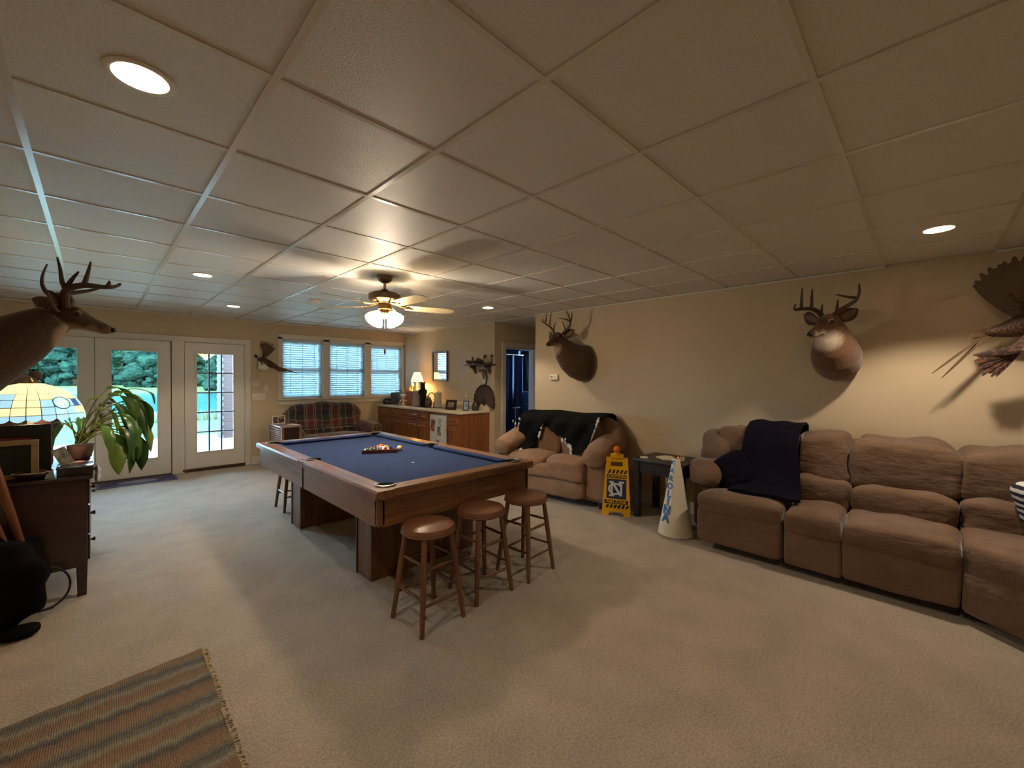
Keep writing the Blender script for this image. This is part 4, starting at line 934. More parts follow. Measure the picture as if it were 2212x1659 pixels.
G().tube([(-.03, -.01, .13), (-.06, -.07, .12), (-.06, -.095, .05), (-.05, -.10, -.02), (-.04, -.07, -.09), (-.03, -.02, -.15)], [.012, .014, .014, .013, .011, .005], 10).obj('horn', ANTLER, t); G().tube([(-.03, .01, .13), (-.05, .08, .12), (-.04, .12, .10), (-.03, .15, .105)], [.012, .010, .008, .004], 10).obj('horn', ANTLER, t)
t = thing('turkey_tail_fan', 'spread brown turkey tail fan mounted above the counter', 'tail fan', (XC-.03, 5.41, 1.10))
TF = M_stripe('turkey_feather', '#3a2a22', '#57423a', 30, 'Z', .8, 3); TT = mat('turkey_feather_tip', '#2b1d16', .8)
fm = G().prism([(-.012, 0), (.012, 0), (.034, .17), (.036, .24), (.026, .275), (0, .285), (-.026, .275), (-.036, .24), (-.034, .17)], 'x', -.002, .002).mesh('tail_feather', TF)
tb = G().prism([(-.034, .245), (.034, .245), (.026, .277), (0, .287), (-.026, .277)], 'x', -.0028, .0028).mesh('feather_tip', TT)
for k in range(17):
    o = link('tail_feather', fm, t); o.rotation_euler = (math.radians(-112+14*k), 0, 0); o.location = (-.004*(k % 2)-.001*k, 0, 0); link('feather_tip', tb, o)
G().cush((-.03, -.045, -.09), (.008, .045, .05), .8, 1, nz=.004).obj('tail_base', TT, t)
PLATE = mat('ivory_wall_plate', '#d9cfba', .4)
def plate(label, loc, w_, h_, axis, n, cat='wall plate'):
    t = thing('switch_plate', label, cat, loc, 0, 'wall plates')
    def B(a0, a1, z0, z1, d0, d1): return G().rbox((a0, -d1, z0), (a1, -d0, z1), .002, 2) if axis == 'y' else G().rbox((-d1, a0, z0), (-d0, a1, z1), .002, 2)
    B(-w_/2, w_/2, -h_/2, h_/2, 0, .006).obj('plate', PLATE, t)
    for k in range(n):
        c = (k-(n-1)/2)*.046; s_ = B(c-.006, c+.006, -.014, .014, .0055, .012).obj('toggle', PLATE, t)
plate('left of two small switch plates between the doors and window', (1.93, YB, 1.372), .115, .115, 'y', 2); plate('narrow single switch plate below the pheasant tail', (2.083, YB, 1.302), .075, .118, 'y', 1); plate('wide four-switch plate, lowest beside the white doors', (1.977, YB, 1.15), .205, .118, 'y', 4)
plate('outlet plate left of the turkey tail fan', (XC, 5.94, 1.20), .075, .12, 'x', 1); plate('switch plate right of the turkey tail fan', (XC, 5.27, 1.205), .08, .12, 'x', 1)
t = thing('thermostat', 'small white thermostat on the wall below the first deer', 'thermostat', (XR, 3.80, 1.51)); G().rbox((-.03, -.07, -.04), (-.002, .07, .04), .008, 3).obj('case', mat('thermostat_white', '#e6dcc2', .4), t); G().box((-.0315, .02, -.012), (-.0295, .045, .015)).obj('display', mat('lcd_grey', '#6c6a5c', .3), t, False); G().box((-.0315, -.03, -.005), (-.0295, -.012, .01)).obj('button', mat('button_grey', '#a69d89', .4), t, False)

# ------------------------------------------------------------------ seen through the hallway door
t = thing('shower_curtain', 'dark navy shower curtain inside the dark bathroom', 'curtain', (0, 0, 0)); grid = []
for i in range(61):
    x = 5.30+1.35*i/60; grid.append([(x, 6.35+.045*math.sin(i*.9)+.015*math.sin(i*2.3), z) for z in (.12, .6, 1.1, 1.6, 1.98)])
G().sheet(grid, .006).obj('curtain_cloth', mat('navy_curtain_satin', '#1d2c55', .45, sheen=.3), t, True, 70); G().cyl((4.95, 6.35, 2.0), (6.7, 6.35, 2.0), .012, n=10).obj('curtain_rod', CHROME, t)
t = thing('paper_stand', 'grey metal paper stand just inside the dark bathroom', 'stand', (5.62, 5.52, 0)); G().lathe([(.09, 0), (.09, .012), (.015, .02)], n=20).obj('stand_base', CHROME, t); G().cyl((0, 0, .015), (0, 0, .92), .011, n=10).obj('post', CHROME, t); G().tube([(-.075, .02, .93), (.0, 0, .935), (.10, -.02, .93)], .014, 8).obj('arm', CHROME, t)
# blinds
SLAT = N('white_blind_slat'); SLAT.b.inputs['Base Color'].default_value = rgb('#e6e8e8'); SLAT.b.inputs['Roughness'].default_value = .5
_tl = SLAT.n('ShaderNodeBsdfTranslucent'); _tl.inputs[0].default_value = rgb('#dfe8ec'); _mx = SLAT.n('ShaderNodeMixShader'); _mx.inputs[0].default_value = .5
SLAT.l(SLAT.b.outputs[0], _mx.inputs[1]); SLAT.l(_tl.outputs[0], _mx.inputs[2]); SLAT.l(_mx.outputs[0], SLAT.out.inputs[0]); SLAT = SLAT.m
for i, (x0, x1) in enumerate(WX):
    t = thing('window_blind', ('left white slatted blind, beside the pheasant', 'middle white slatted blind of the triple window', 'right white slatted blind, nearest the counter')[i], 'blind', ((x0+x1)/2, YB+.045, 0), 0, 'white window blinds')
    hw = (x1-x0)/2-.008; G().rbox((-hw, -.03, WZ1-.06), (hw, .03, WZ1-.006), .006, 2).obj('headrail', SLAT, t)
    sm = G().sheet([[(-hw, a*.025, .004*(1-a*a)) for a in (-1, -.5, 0, .5, 1)], [(hw, a*.025, .004*(1-a*a)) for a in (-1, -.5, 0, .5, 1)]], .0025).mesh('slat', SLAT)
    for k in range(24):
        o = link('slat', sm, t); o.location = (0, 0, WZ1-.085-k*.0405); o.rotation_euler = (math.radians(-38), 0, 0)
    G().rbox((-hw, -.018, WZ0+.006), (hw, .018, WZ0+.026), .005, 2).obj('bottom_rail', SLAT, t)
    for s_ in (-.6, 0, .6): G().box((s_*hw-.004, -.026, WZ0+.02), (s_*hw+.004, -.0252, WZ1-.05)).obj('ladder_tape', SLAT, t, False)

# ------------------------------------------------------------------ mounted deer
D1 = {'L': [(4.31, 3.518, 2.085), (4.29, 3.532, 2.131), (4.27, 3.568, 2.179), (4.23, 3.6, 2.214), (4.19, 3.627, 2.249), (4.18, 3.605, 2.273)], 'L1': [(4.22, 3.598, 2.236), (4.22, 3.585, 2.295), (4.22, 3.571, 2.343)], 'L2': [(4.26, 3.555, 2.2), (4.25, 3.541, 2.28), (4.25, 3.521, 2.368)], 'L3': [(4.29, 3.515, 2.13), (4.28, 3.495, 2.187), (4.27, 3.463, 2.229)], 'R': [(4.31, 3.388, 2.069), (4.32, 3.359, 2.107), (4.33, 3.302, 2.149), (4.32, 3.266, 2.184), (4.29, 3.252, 2.244), (4.26, 3.254, 2.305), (4.24, 3.279, 2.356)], 'R1': [(4.32, 3.266, 2.19), (4.32, 3.247, 2.259), (4.31, 3.232, 2.301), (4.3, 3.234, 2.342)], 'R2': [(4.3, 3.259, 2.226), (4.26, 3.281, 2.243), (4.23, 3.314, 2.255), (4.2, 3.36, 2.263)], 'R3': [(4.32, 3.347, 2.119), (4.3, 3.352, 2.176), (4.28, 3.37, 2.238)]}
D2 = {'L': [(4.3, 0.636, 2.012), (4.28, 0.653, 2.05), (4.24, 0.695, 2.082), (4.2, 0.76, 2.086), (4.17, 0.807, 2.083), (4.16, 0.798, 2.129)], 'L1': [(4.2, 0.764, 2.091), (4.2, 0.763, 2.183), (4.19, 0.759, 2.258)], 'L2': [(4.24, 0.701, 2.084), (4.23, 0.698, 2.179), (4.23, 0.695, 2.25)], 'L3': [(4.29, 0.643, 2.031), (4.27, 0.636, 2.071), (4.26, 0.63, 2.117)], 'R': [(4.3, 0.574, 2.006), (4.3, 0.54, 2.04), (4.29, 0.473, 2.088), (4.26, 0.416, 2.123), (4.23, 0.393, 2.174), (4.2, 0.391, 2.241)], 'R1': [(4.26, 0.413, 2.141), (4.2, 0.464, 2.148), (4.15, 0.527, 2.168)], 'R2': [(4.3, 0.539, 2.049), (4.28, 0.534, 2.098), (4.26, 0.528, 2.142)]}
D3 = {'L': [(-0.125, 3.66, 1.897), (-0.126, 3.62, 1.946), (-0.117, 3.58, 1.994), (-0.053, 3.55, 2.026), (0.012, 3.55, 2.029), (0.067, 3.56, 2.035), (0.105, 3.58, 2.056), (0.114, 3.58, 2.071)], 'L1': [(-0.117, 3.58, 1.991), (-0.134, 3.58, 2.036), (-0.142, 3.59, 2.111), (-0.154, 3.6, 2.181)], 'L2': [(-0.045, 3.55, 2.027), (-0.029, 3.55, 2.099), (-0.016, 3.56, 2.174)], 'L3': [(0.056, 3.56, 2.038), (0.062, 3.56, 2.056), (0.063, 3.56, 2.074)], 'L4': [(-0.119, 3.58, 2.001), (-0.095, 3.56, 2.055), (-0.066, 3.54, 2.103)], 'R': [(-0.109, 3.74, 1.917), (-0.113, 3.78, 1.968), (-0.147, 3.84, 2.0), (-0.104, 3.87, 2.018), (-0.035, 3.88, 2.042), (0.019, 3.88, 2.067)], 'R1': [(-0.153, 3.84, 1.996), (-0.202, 3.86, 1.994), (-0.228, 3.86, 2.049), (-0.225, 3.86, 2.113), (-0.206, 3.85, 2.178)]}
HEADR = [(-.06, -.045, .052, .058), (-.02, -.038, .070, .074), (.03, -.036, .077, .082), (.075, -.043, .072, .080), (.115, -.052, .058, .068), (.155, -.062, .046, .055), (.20, -.070, .039, .047), (.235, -.075, .037, .042), (.262, -.078, .034, .034), (.278, -.08, .018, .018)]
INEAR = M_fur('inner_ear_fur', '#8d7562', '#5d4838')
def smooth_path(pts, k=4):
    pts = [Vector(p) for p in pts]; out = []
    for i in range(len(pts)-1):
        p0, p1, p2, p3 = pts[max(i-1, 0)], pts[i], pts[i+1], pts[min(i+2, len(pts)-1)]
        for j in range(k):
            t_ = j/k; out.append(.5*((2*p1)+(p2-p0)*t_+(2*p0-5*p1+4*p2-p3)*t_*t_+(3*p1-p0-3*p2+p3)*t_**3))
    return out+[pts[-1]]
def M_deer(name, base, white, pts):
    """brown coat with pale patches at given spots of the animal"""
    k = N(name); v = k.coord('Object', (30, 30, 10)); n_ = k.noise(v, 5, 4, .7); tc = k.n('ShaderNodeTexCoord')
    col = k.ramp(n_, [(.3, rgb(base[1])), (.7, rgb(base[0]))])
    for (p, r_, s_, c) in pts:
        d = k.n('ShaderNodeVectorMath', operation='DISTANCE'); k.l(tc.outputs['Object'], d.inputs[0]); d.inputs[1].default_value = p
        f = k.math('MULTIPLY', k.ramp(k.math('ADD', k.math('DIVIDE', d.outputs['Value'], r_*2), k.math('MULTIPLY', k.math('SUBTRACT', n_, .5), .25)), [(.35, (1, 1, 1, 1)), (.55, (0, 0, 0, 1))]), s_)
        col = k.mix(f, col, rgb(c))
    k.l(col, k.b.inputs['Base Color']); k.b.inputs['Roughness'].default_value = .78; k.b.inputs['Sheen Weight'].default_value = .25; k.b.inputs['Specular IOR Level'].default_value = .25
    k.bump(n_, .45, .006); return k.m
def deer(label, base, poll, nose, neck, ants, ears, coat, keep_tall=1.0, lscale=1.0, antc=ANTLER, antr=1.0):
    t = thing('deer_mount', label, 'deer mount', base, 0, 'mounted deer heads'); B = Vector(base); poll, nose = Vector(poll), Vector(nose)
    f = (nose-poll); L = f.length; f.normalize(); sc = L/.285; lat = Vector((0, 0, 1)).cross(f).normalized(); up = f.cross(lat)
    # the muzzle axis sits below the poll-nose line; aim so that the nose tip lands on target
    ang = math.atan2(.08, .278); q = Matrix.Rotation(-ang, 3, lat); f = (q @ f).normalized(); up = f.cross(lat)
    if up.z < 0: up = -up
    g = G()
    def ring(c, a, b, ra, rb, n=20): return [c-B+a*ra*math.cos(2*PI*k/n)+b*rb*math.sin(2*PI*k/n) for k in range(n)]
    g.loft([ring(poll+f*s_*sc+up*z*sc, lat, up, ra*sc, rb*sc) for s_, z, ra, rb in HEADR])
    pts = [Vector(p[:3]) for p in neck]; rings = []
    for i, p in enumerate(neck):
        tg = (pts[min(i+1, len(pts)-1)]-pts[max(i-1, 0)]).normalized(); a = Vector((0, 0, 1)).cross(tg).normalized(); b = tg.cross(a)
        rings.append(ring(Vector(p[:3]), a, b, p[3], p[4], 28))
    g.loft(rings)
    # brow ridges and jaw
    for s_ in (-1, 1):
        c = poll+f*.07*sc+up*.005*sc+lat*s_*.05*sc-B; g.ell(c, .03*sc, .03*sc, .026*sc, 10, 8)
    eyes = [poll+f*.078*sc+up*(-.022)*sc+lat*s_*.068*sc-B for s_ in (-1, 1)]
    throat = poll+f*.07*sc-up*.19*sc-B; muz = poll+f*.235*sc-up*.085*sc-B; chin = poll+f*.17*sc-up*.11*sc-B
    patches = [(tuple(throat), .115*sc, .95, coat[2]), (tuple(chin), .06*sc, .8, coat[2]), (tuple(muz), .04*sc, .7, coat[2]), (tuple(poll+f*.12*sc+up*.0*sc-B), .05*sc, .55, coat[1])]+[(tuple(e+up*.012*sc), .026*sc, .4, coat[2]) for e in eyes]
    o = g.obj('body', M_deer('coat_'+label.split()[0]+str(len(MATS)), coat, None, patches), t)
    m = o.modifiers.new('merge', 'REMESH'); m.mode = 'VOXEL'; m.voxel_size = .0095; m.use_smooth_shade = True
    m = o.modifiers.new('soften', 'SMOOTH'); m.iterations = 6; m.factor = .5
    for e in eyes: G().ell(e, .016*sc, .016*sc, .014*sc, 12, 8).obj('eye', EYE, t)
    g = G(); tip = poll+f*.27*sc-up*.072*sc-B; g.ell(tip+f*.004, .026*sc, .026*sc, .021*sc, 12, 8)
    for s_ in (-1, 1): g.ell(tip+lat*s_*.012*sc, .013*sc, .013*sc, .012*sc, 8, 6)
    g.obj('nose', NOSE, t)
    G().tube([poll+f*.262*sc-up*.10*sc+lat*.018*sc-B, poll+f*.225*sc-up*.105*sc+lat*.034*sc-B, poll+f*.18*sc-up*.10*sc+lat*.044*sc-B], .004*sc, 6).obj('mouth', NOSE, t)
    for eb, et in ears:
        eb, et = Vector(eb)-B, Vector(et)-B; d = et-eb; EL = d.length; d.normalize(); n_ = (-f - d*(-f).dot(d)); n_ = f - d*f.dot(d); n_ = n_.normalized() if n_.length > 1e-4 else up; w_ = d.cross(n_)
        grid = []
        for i in range(10):
            k = i/9; wd = EL*.36*math.sin(PI*min(1, .16+k*.84))**.8+.003; row = []
            for j in range(7):
                v = (j-3)/3; row.append(eb+d*EL*k+w_*wd*v+n_*(.035*sc*(v*v)-.012)*math.sin(PI*min(.98, .25+k*.75)))
            grid.append(row)
        e = G().sheet(grid, .007).obj('ear', HAIR, t, True, 70)
        inn = [[p_+n_*.006 for p_ in r_[1:6]] for r_ in grid[1:9]]; inn = [[r_[2]+(p_-r_[2])*.72 for p_ in r_] for r_ in inn]
        G().sheet(inn, .003).obj('inner_ear', INEAR, e, True, 70)
    done = {}
    for k, pts in ants.items():
        main = len(k) == 1; sp = smooth_path(pts); n_ = len(sp); r0 = (.017 if main else .011)*antr
        rr = [r0*(1-.72*(i/(n_-1))**1.3) for i in range(n_)]; done.setdefault(k[0], G()).tube([p-B for p in sp], rr, 9)
        if main: done[k[0]].ell(sp[0]-B, .021*antr, .021*antr, .014, 12, 8)
    for k in done: done[k].obj('antler', antc, t)
    return t
coat = ('#5d432d', '#3a281b', '#b39b82')
deer('profile deer mount turned toward the hallway, above the thermostat', (4.66, 3.29, 1.70), (4.342, 3.49, 2.07), (4.12, 3.472, 1.925),
     [(4.662, 3.26, 1.70, .165, .24), (4.60, 3.275, 1.70, .18, .25), (4.53, 3.31, 1.725, .172, .235), (4.47, 3.36, 1.775, .15, .205), (4.42, 3.41, 1.845, .125, .165), (4.375, 3.455, 1.925, .10, .13), (4.335, 3.485, 2.01, .078, .09)], D1,
     [((4.36, 3.385, 2.045), (4.41, 3.265, 2.12)), ((4.36, 3.585, 2.05), (4.42, 3.70, 2.11))], coat)
deer('frontal deer mount with tall straight tines above the brown sectional', (4.66, .57, 1.68), (4.31, .59, 2.005), (4.115, .685, 1.855),
     [(4.662, .565, 1.685, .155, .19), (4.60, .565, 1.68, .172, .20), (4.53, .565, 1.685, .178, .20), (4.46, .565, 1.715, .172, .19), (4.40, .57, 1.775, .155, .17), (4.36, .575, 1.85, .125, .145), (4.325, .588, 1.945, .088, .105)], D2,
     [((4.34, .517, 1.985), (4.39, .415, 2.07)), ((4.34, .675, 1.995), (4.42, .785, 2.06))], ('#7a5434', '#4a3120', '#d6c6ae'), antr=1.25)
deer('dark deer mount seen side-on at the left edge over the dresser', (-.87, 3.72, 1.42), (-.135, 3.70, 1.895), (.075, 3.70, 1.778),
     [(-.872, 3.72, 1.40, .20, .30), (-.76, 3.72, 1.42, .20, .29), (-.64, 3.715, 1.47, .185, .25), (-.52, 3.71, 1.54, .165, .205), (-.41, 3.705, 1.62, .145, .17), (-.31, 3.70, 1.70, .12, .145), (-.23, 3.70, 1.775, .095, .115), (-.165, 3.70, 1.835, .075, .085)], D3,
     [((-.19, 3.76, 1.88), (-.268, 3.85, 1.955)), ((-.155, 3.64, 1.885), (-.195, 3.56, 1.975))], ('#5a4028', '#35241a', '#a58a6c'), antr=1.3)

# ------------------------------------------------------------------ mounted pheasants
PHB = M_stripe('pheasant_body_feather', '#2e1d14', '#5f3a22', 34, 'X', .6, 6); PHW = M_stripe('pheasant_wing_feather', '#3a2c20', '#6d563e', 40, 'Z', .8, 4); PHT = M_stripe('pheasant_tail_feather', '#2f2014', '#7a5a34', 70, 'DIAGONAL', .7, 1)
PHL = mat('pheasant_pale_feather', '#e0d8c8', .8, var=.2, vs=40); PHG = mat('pheasant_green_head', '#14201c', .25); PHR = mat('pheasant_white_ring', '#e5ddcd', .8); PHRED = mat('pheasant_red_face', '#7a1d18', .5)
def feather(root, tip, wid, nrm, m, parent, name='feather', bend=0):
    root, tip = Vector(root), Vector(tip); d = tip-root; L_ = d.length; d.normalize(); n_ = Vector(nrm); n_ = (n_-d*n_.dot(d)).normalized(); w_ = d.cross(n_); grid = []
    for i in range(8):
        k = i/7; wd = wid*math.sin(PI*min(1, .12+k*.86))**.6*(1-.25*k)+.0008; c = root+d*L_*k+n_*bend*k*k
        grid.append([c-w_*wd, c+n_*wd*.15, c+w_*wd])
    return G().sheet(grid, .0025).obj(name, m, parent, True, 70)
def pheasant(label, base, spine, head, wings, tails, nrm):
    t = thing('pheasant_mount', label, 'pheasant mount', base, 0, 'mounted pheasants'); B = Vector(base); R_ = lambda p: Vector(p)-B
    sp = smooth_path([p[:3] for p in spine], 4); rr = []
    for i in range(len(spine)-1):
        for j in range(4): rr.append(spine[i][3]+(spine[i+1][3]-spine[i][3])*j/4)
    rr.append(spine[-1][3]); G().tube([p-B for p in sp], rr, 16).obj('body', PHB, t)
    h = R_(head); nk = R_(spine[0][:3]); dr = (h-nk).normalized()
    G().tube([nk, nk.lerp(h, .6), h, h+dr*.02], [.024, .02, .024, .014], 12).obj('head', PHG, t)
    G().tube([nk.lerp(h, .28), nk.lerp(h, .42)], [.025, .024], 14).obj('neck_ring', PHR, t); G().tube([h+dr*.015, h+dr*.045+Vector((0, 0, -.008))], [.008, .002], 8).obj('beak', mat('horn_beak', '#a8946a', .5), t); G().ell(h+Vector(nrm)*.018+dr*.004, .011, .011, .009, 8, 6).obj('face_patch', PHRED, t)
    for (root, tips, wid, m, lead) in wings:
        w_ = G().tube([R_(p) for p in lead], [.022, .018, .010][:len(lead)], 10, flat=.5).obj('wing', PHB, t)
        n_ = len(tips)
        for i, tp in enumerate(tips):
            k = i/(n_-1); a = R_(lead[0]).lerp(R_(lead[-1]), k*.9); tp = Vector(lead[0]).lerp(Vector(tp), .86+.14*math.sin(PI*(.15+.7*k))+.05*math.sin(i*2.7)); feather(a, R_(tp), wid, nrm, m, w_, bend=.01+.004*(i % 2))
    for a, b, wid, bd in tails: feather(R_(a), R_(b), wid, nrm, PHT, t, 'tail_feather', bd)
    return t
def fan(c, r, a0, a1, n, plane, off=0):
    out = []
    for i in range(n):
        a = math.radians(a0+(a1-a0)*i/(n-1)); u_, v_ = r*math.cos(a), r*math.sin(a)
        out.append((c[0]+u_, c[1]+off*i, c[2]+v_) if plane == 'xz' else (c[0]+off*i, c[1]+u_, c[2]+v_))
    return out
pheasant('ring-necked pheasant mount flying on the wall between doors and window', (2.03, YB-.01, 1.74),
         [(1.945, 8.0, 1.80, .024), (1.975, 8.0, 1.785, .036), (2.03, 8.0, 1.755, .058), (2.10, 8.01, 1.72, .06), (2.18, 8.02, 1.685, .042), (2.26, 8.03, 1.655, .016)], (1.90, 7.985, 1.845),
         [((0, 0, 0), fan((2.02, 8.03, 1.84), .26, 38, 100, 12, 'xz', .001), .018, PHW, [(2.01, 8.02, 1.79), (2.03, 8.03, 1.88), (2.06, 8.03, 1.93)]),
          ((0, 0, 0), fan((2.0, 7.96, 1.76), .17, 245, 302, 9, 'xz', -.004), .016, PHL, [(1.965, 7.97, 1.76), (1.99, 7.95, 1.71), (2.03, 7.94, 1.70)])],
         [((2.18, 8.02, 1.69), (2.58, 7.99, 1.545), .010, 0), ((2.18, 8.02, 1.68), (2.46, 8.0, 1.575), .012, 0), ((2.18, 8.02, 1.68), (2.40, 8.01, 1.565), .014, 0), ((2.17, 8.03, 1.69), (2.36, 8.02, 1.60), .014, 0), ((2.17, 8.03, 1.68), (2.33, 8.02, 1.58), .014, 0), ((2.16, 8.03, 1.67), (2.30, 8.02, 1.575), .014, 0)], (0, -1, 0))
pheasant('large dark pheasant mount cut by the right edge, long tail pointing down', (4.655, -.48, 1.86),
         [(4.42, -.66, 1.98, .028), (4.45, -.60, 1.945, .05), (4.48, -.52, 1.90, .078), (4.49, -.44, 1.865, .075), (4.50, -.36, 1.845, .05), (4.50, -.28, 1.835, .02)], (4.40, -.715, 2.03),
         [((0, 0, 0), fan((4.47, -.46, 1.98), .34, 40, 108, 18, 'yz', -.006), .045, PHW, [(4.48, -.46, 1.92), (4.46, -.42, 2.02), (4.43, -.38, 2.09)]),
          ((0, 0, 0), fan((4.40, -.50, 1.72), .27, 185, 235, 0+11, 'yz', -.003)[::-1] if False else fan((4.40, -.46, 1.70), .25, -55, -8, 11, 'yz', -.002), .026, PHB, [(4.44, -.48, 1.82), (4.38, -.47, 1.74), (4.36, -.44, 1.69)])],
         [((4.50, -.30, 1.84), (4.40, -.022, 1.548), .009, -.03), ((4.50, -.30, 1.83), (4.45, -.07, 1.511), .009, -.03), ((4.50, -.32, 1.845), (4.46, -.19, 1.80), .022, 0), ((4.50, -.32, 1.83), (4.47, -.20, 1.765), .022, 0), ((4.50, -.32, 1.82), (4.47, -.235, 1.735), .02, 0), ((4.50, -.33, 1.85), (4.47, -.215, 1.84), .02, 0)], (-1, 0, 0))

# ------------------------------------------------------------------ caution sign, end table, megaphone
t = thing('caution_sign', 'yellow folding caution fan zone sign with amber light on top', 'sign', (3.985, 2.378, 0), -63.5)
INK = mat('sign_black_ink', '#191713', .5); NVY = mat('sign_navy_ink', '#23274a', .5); SLV = mat('sign_silver_ink', '#c9ccd0', .5); YIN = mat('sign_yellow_ink', '#d9a818', .5)
AMB = mat('amber_lens', '#c8641a', .15, coat=.5); SW0, SW1, SH = .153, .115, .63
def sign_panel(lean, sgn):
    xf = Matrix.Rotation(math.radians(lean), 4, 'X'); g = G()
    o_ = [(-SW0, 0), (-SW0*.56, 0), (-SW0*.42, .045), (SW0*.42, .045), (SW0*.56, 0), (SW0, 0), (SW1, SH), (-SW1, SH)]
    # panel with a handle slot near the top
    lo_h, hi_h, hw = SH-.10, SH-.05, .062
    def wx(z): return SW0+(SW1-SW0)*z/SH
    g.prism([(-SW0, 0), (-SW0*.56, 0), (-SW0*.42, .045), (SW0*.42, .045), (SW0*.56, 0), (SW0, 0), (wx(lo_h), lo_h), (-wx(lo_h), lo_h)], 'y', -.006, .006, xf)
    g.prism([(-wx(lo_h), lo_h), (-hw, lo_h), (-hw, hi_h), (-wx(hi_h), hi_h)], 'y', -.006, .006, xf); g.prism([(hw, lo_h), (wx(lo_h), lo_h), (wx(hi_h), hi_h), (hw, hi_h)], 'y', -.006, .006, xf)
    g.prism([(-wx(hi_h), hi_h), (wx(hi_h), hi_h), (SW1, SH), (-SW1, SH)], 'y', -.006, .006, xf)
    return g, xf
yo = -.0
g, xf = sign_panel(-7, 1); g.v = [p+Vector((0, -.0, 0)) for p in g.v]; fp = g.obj('front_panel', YELLOW, t, False, bevel=.002)
g2, xf2 = sign_panel(7, 1); g2.v = [p+Vector((0, .165, 0)) for p in g2.v]; g2.obj('rear_panel', YELLOW, t, False, bevel=.002)
hz, hy_ = SH*math.cos(math.radians(7)), SH*math.sin(math.radians(7))
G().rbox((-.07, hy_-.02, hz-.01), (.07, hy_+.03, hz+.04), .006, 2).obj('hinge_block', YELLOW, t)
lb_ = G().lathe([(.035, hz+.04), (.035, hz+.05), (.028, hz+.055)], c=(0, hy_, 0), n=20).obj('light_base', YELLOW, t); G().ell((0, hy_, hz+.088), .042, .042, .042, 18, 12).obj('amber_light', AMB, t)
def on(a0, a1, z0, z1, m, nm, sk=0):
    G().prism([(a0, z0), (a1, z0), (a1+sk, z1), (a0+sk, z1)], 'y', -.0075, -.0058, xf).obj(nm, m, fp, False)
rx = (math.radians(90-7), 0, 0)
def stext(body, size, m, z, sx=1): 
    p = xf @ Vector((0, -.0078, z)); return text('lettering', body, size, m, fp, p, (math.radians(90-7), 0, 0), .0004, sx)
for k in range(5): on(-.095+.042*k, -.072+.042*k, .455, .495, INK, 'hazard_stripe', .018)
on(-.105, .105, .405, .445, INK, 'text_band'); stext('CAUTION', .042, YIN, .425, 1)
on(-.105, .105, .185, .395, NVY, 'emblem_field')
on(-.125, .125, .130, .172, INK, 'text_band'); stext('FAN ZONE', .042, YIN, .151, 1)
for k in range(6): on(-.115+.042*k, -.090+.042*k, .085, .122, INK, 'hazard_stripe', .018)
# interlocking two-letter emblem: an N laid over a C, both in broad slab strokes
def stroke(pts, w_, m, dep): 
    g = G(); q = [xf @ Vector((a, dep, b)) for a, b in pts]; g.tube(q, w_, 8, flat=.18, up=Vector((0, 1, 0))); return g
nz = .29
g = G(); cxx = .0
for s0 in range(50, 310, 10):
    q = []
    for rr_, dd in ((.078, s0), (.078, s0+10), (.056, s0+10), (.056, s0)): q.append((cxx-.012+rr_*math.cos(math.radians(dd)), nz+rr_*.82*math.sin(math.radians(dd))))
    g.prism(q, 'y', -.0088, -.0074, xf)
for sg in (-1, 1): g.prism([(.026, nz+sg*.028), (.048, nz+sg*.028), (.048, nz+sg*.062), (.026, nz+sg*.062)], 'y', -.0088, -.0074, xf)
g.obj('emblem_c', SLV, fp)
g = G(); NW = .011
for q in ([(-.05-NW, nz-.075), (-.05+NW, nz-.075), (-.05+NW, nz+.075), (-.05-NW, nz+.075)], [(.05-NW, nz-.075), (.05+NW, nz-.075), (.05+NW, nz+.075), (.05-NW, nz+.075)], [(-.05-NW, nz+.075), (-.05+NW*1.6, nz+.075), (.05+NW, nz-.075), (.05-NW*1.6, nz-.075)],
          [(-.078, nz+.062), (-.03, nz+.062), (-.03, nz+.082), (-.078, nz+.082)], [(-.078, nz-.082), (-.022, nz-.082), (-.022, nz-.062), (-.078, nz-.062)], [(.022, nz+.062), (.078, nz+.062), (.078, nz+.082), (.022, nz+.082)]):
    g.prism(q, 'y', -.0098, -.0086, xf)
g.obj('emblem_n', SLV, fp)

t = thing('end_table', 'dark wood end table between the tan loveseat and brown sectional', 'end table', (4.385, 1.985, 0))
G().rbox((-.265, -.285, .60), (.265, .285, .632), .006, 2).obj('table_top', BLACKW, t)
for s_ in (-1, 1): G().box((-.235, s_*.25-.012, .48), (.235, s_*.25+.012, .60)).obj('apron', BLACKW, t, False); G().box((s_*.225-.012, -.238, .48), (s_*.225+.012, .238, .60)).obj('apron', BLACKW, t, False)
for a in (-1, 1):
    for b in (-1, 1): G().box((a*.22-.03, b*.24-.03, 0), (a*.22+.03, b*.24+.03, .60)).obj('leg', BLACKW, t, False, bevel=.003)
o = G().prism([(-.10, -.12), (.12, -.12), (.12, .09), (.01, .17), (-.10, .09)], 'z', 0, .012).obj('home_plate', mat('home_plate_cream', '#d8c9a8', .7)); o.location = (4.37, 1.93, .634); o.rotation_euler = (0, 0, math.radians(20)); tag(o, 'cream five-sided home plate lying on the dark end table', 'home plate')
o = G().rbox((-.06, -.04, 0), (.06, .04, .006), .002).obj('card_stack', mat('card_cream', '#cdbfa4', .7)); o.location = (4.22, 2.18, .634); o.rotation_euler = (0, 0, .5); tag(o, 'small cream cards on the left of the dark end table', 'cards')
t = thing('megaphone', 'white paper megaphone with blue lettering beside the brown sectional arm', 'megaphone', (3.945, 1.705, 0), 0)
MEG = mat('megaphone_white', '#ddd3bf', .5, var=.04, vs=5); BLU = mat('carolina_blue_ink', '#2d5f9e', .5); R0, R1, MH = .160, .030, .735
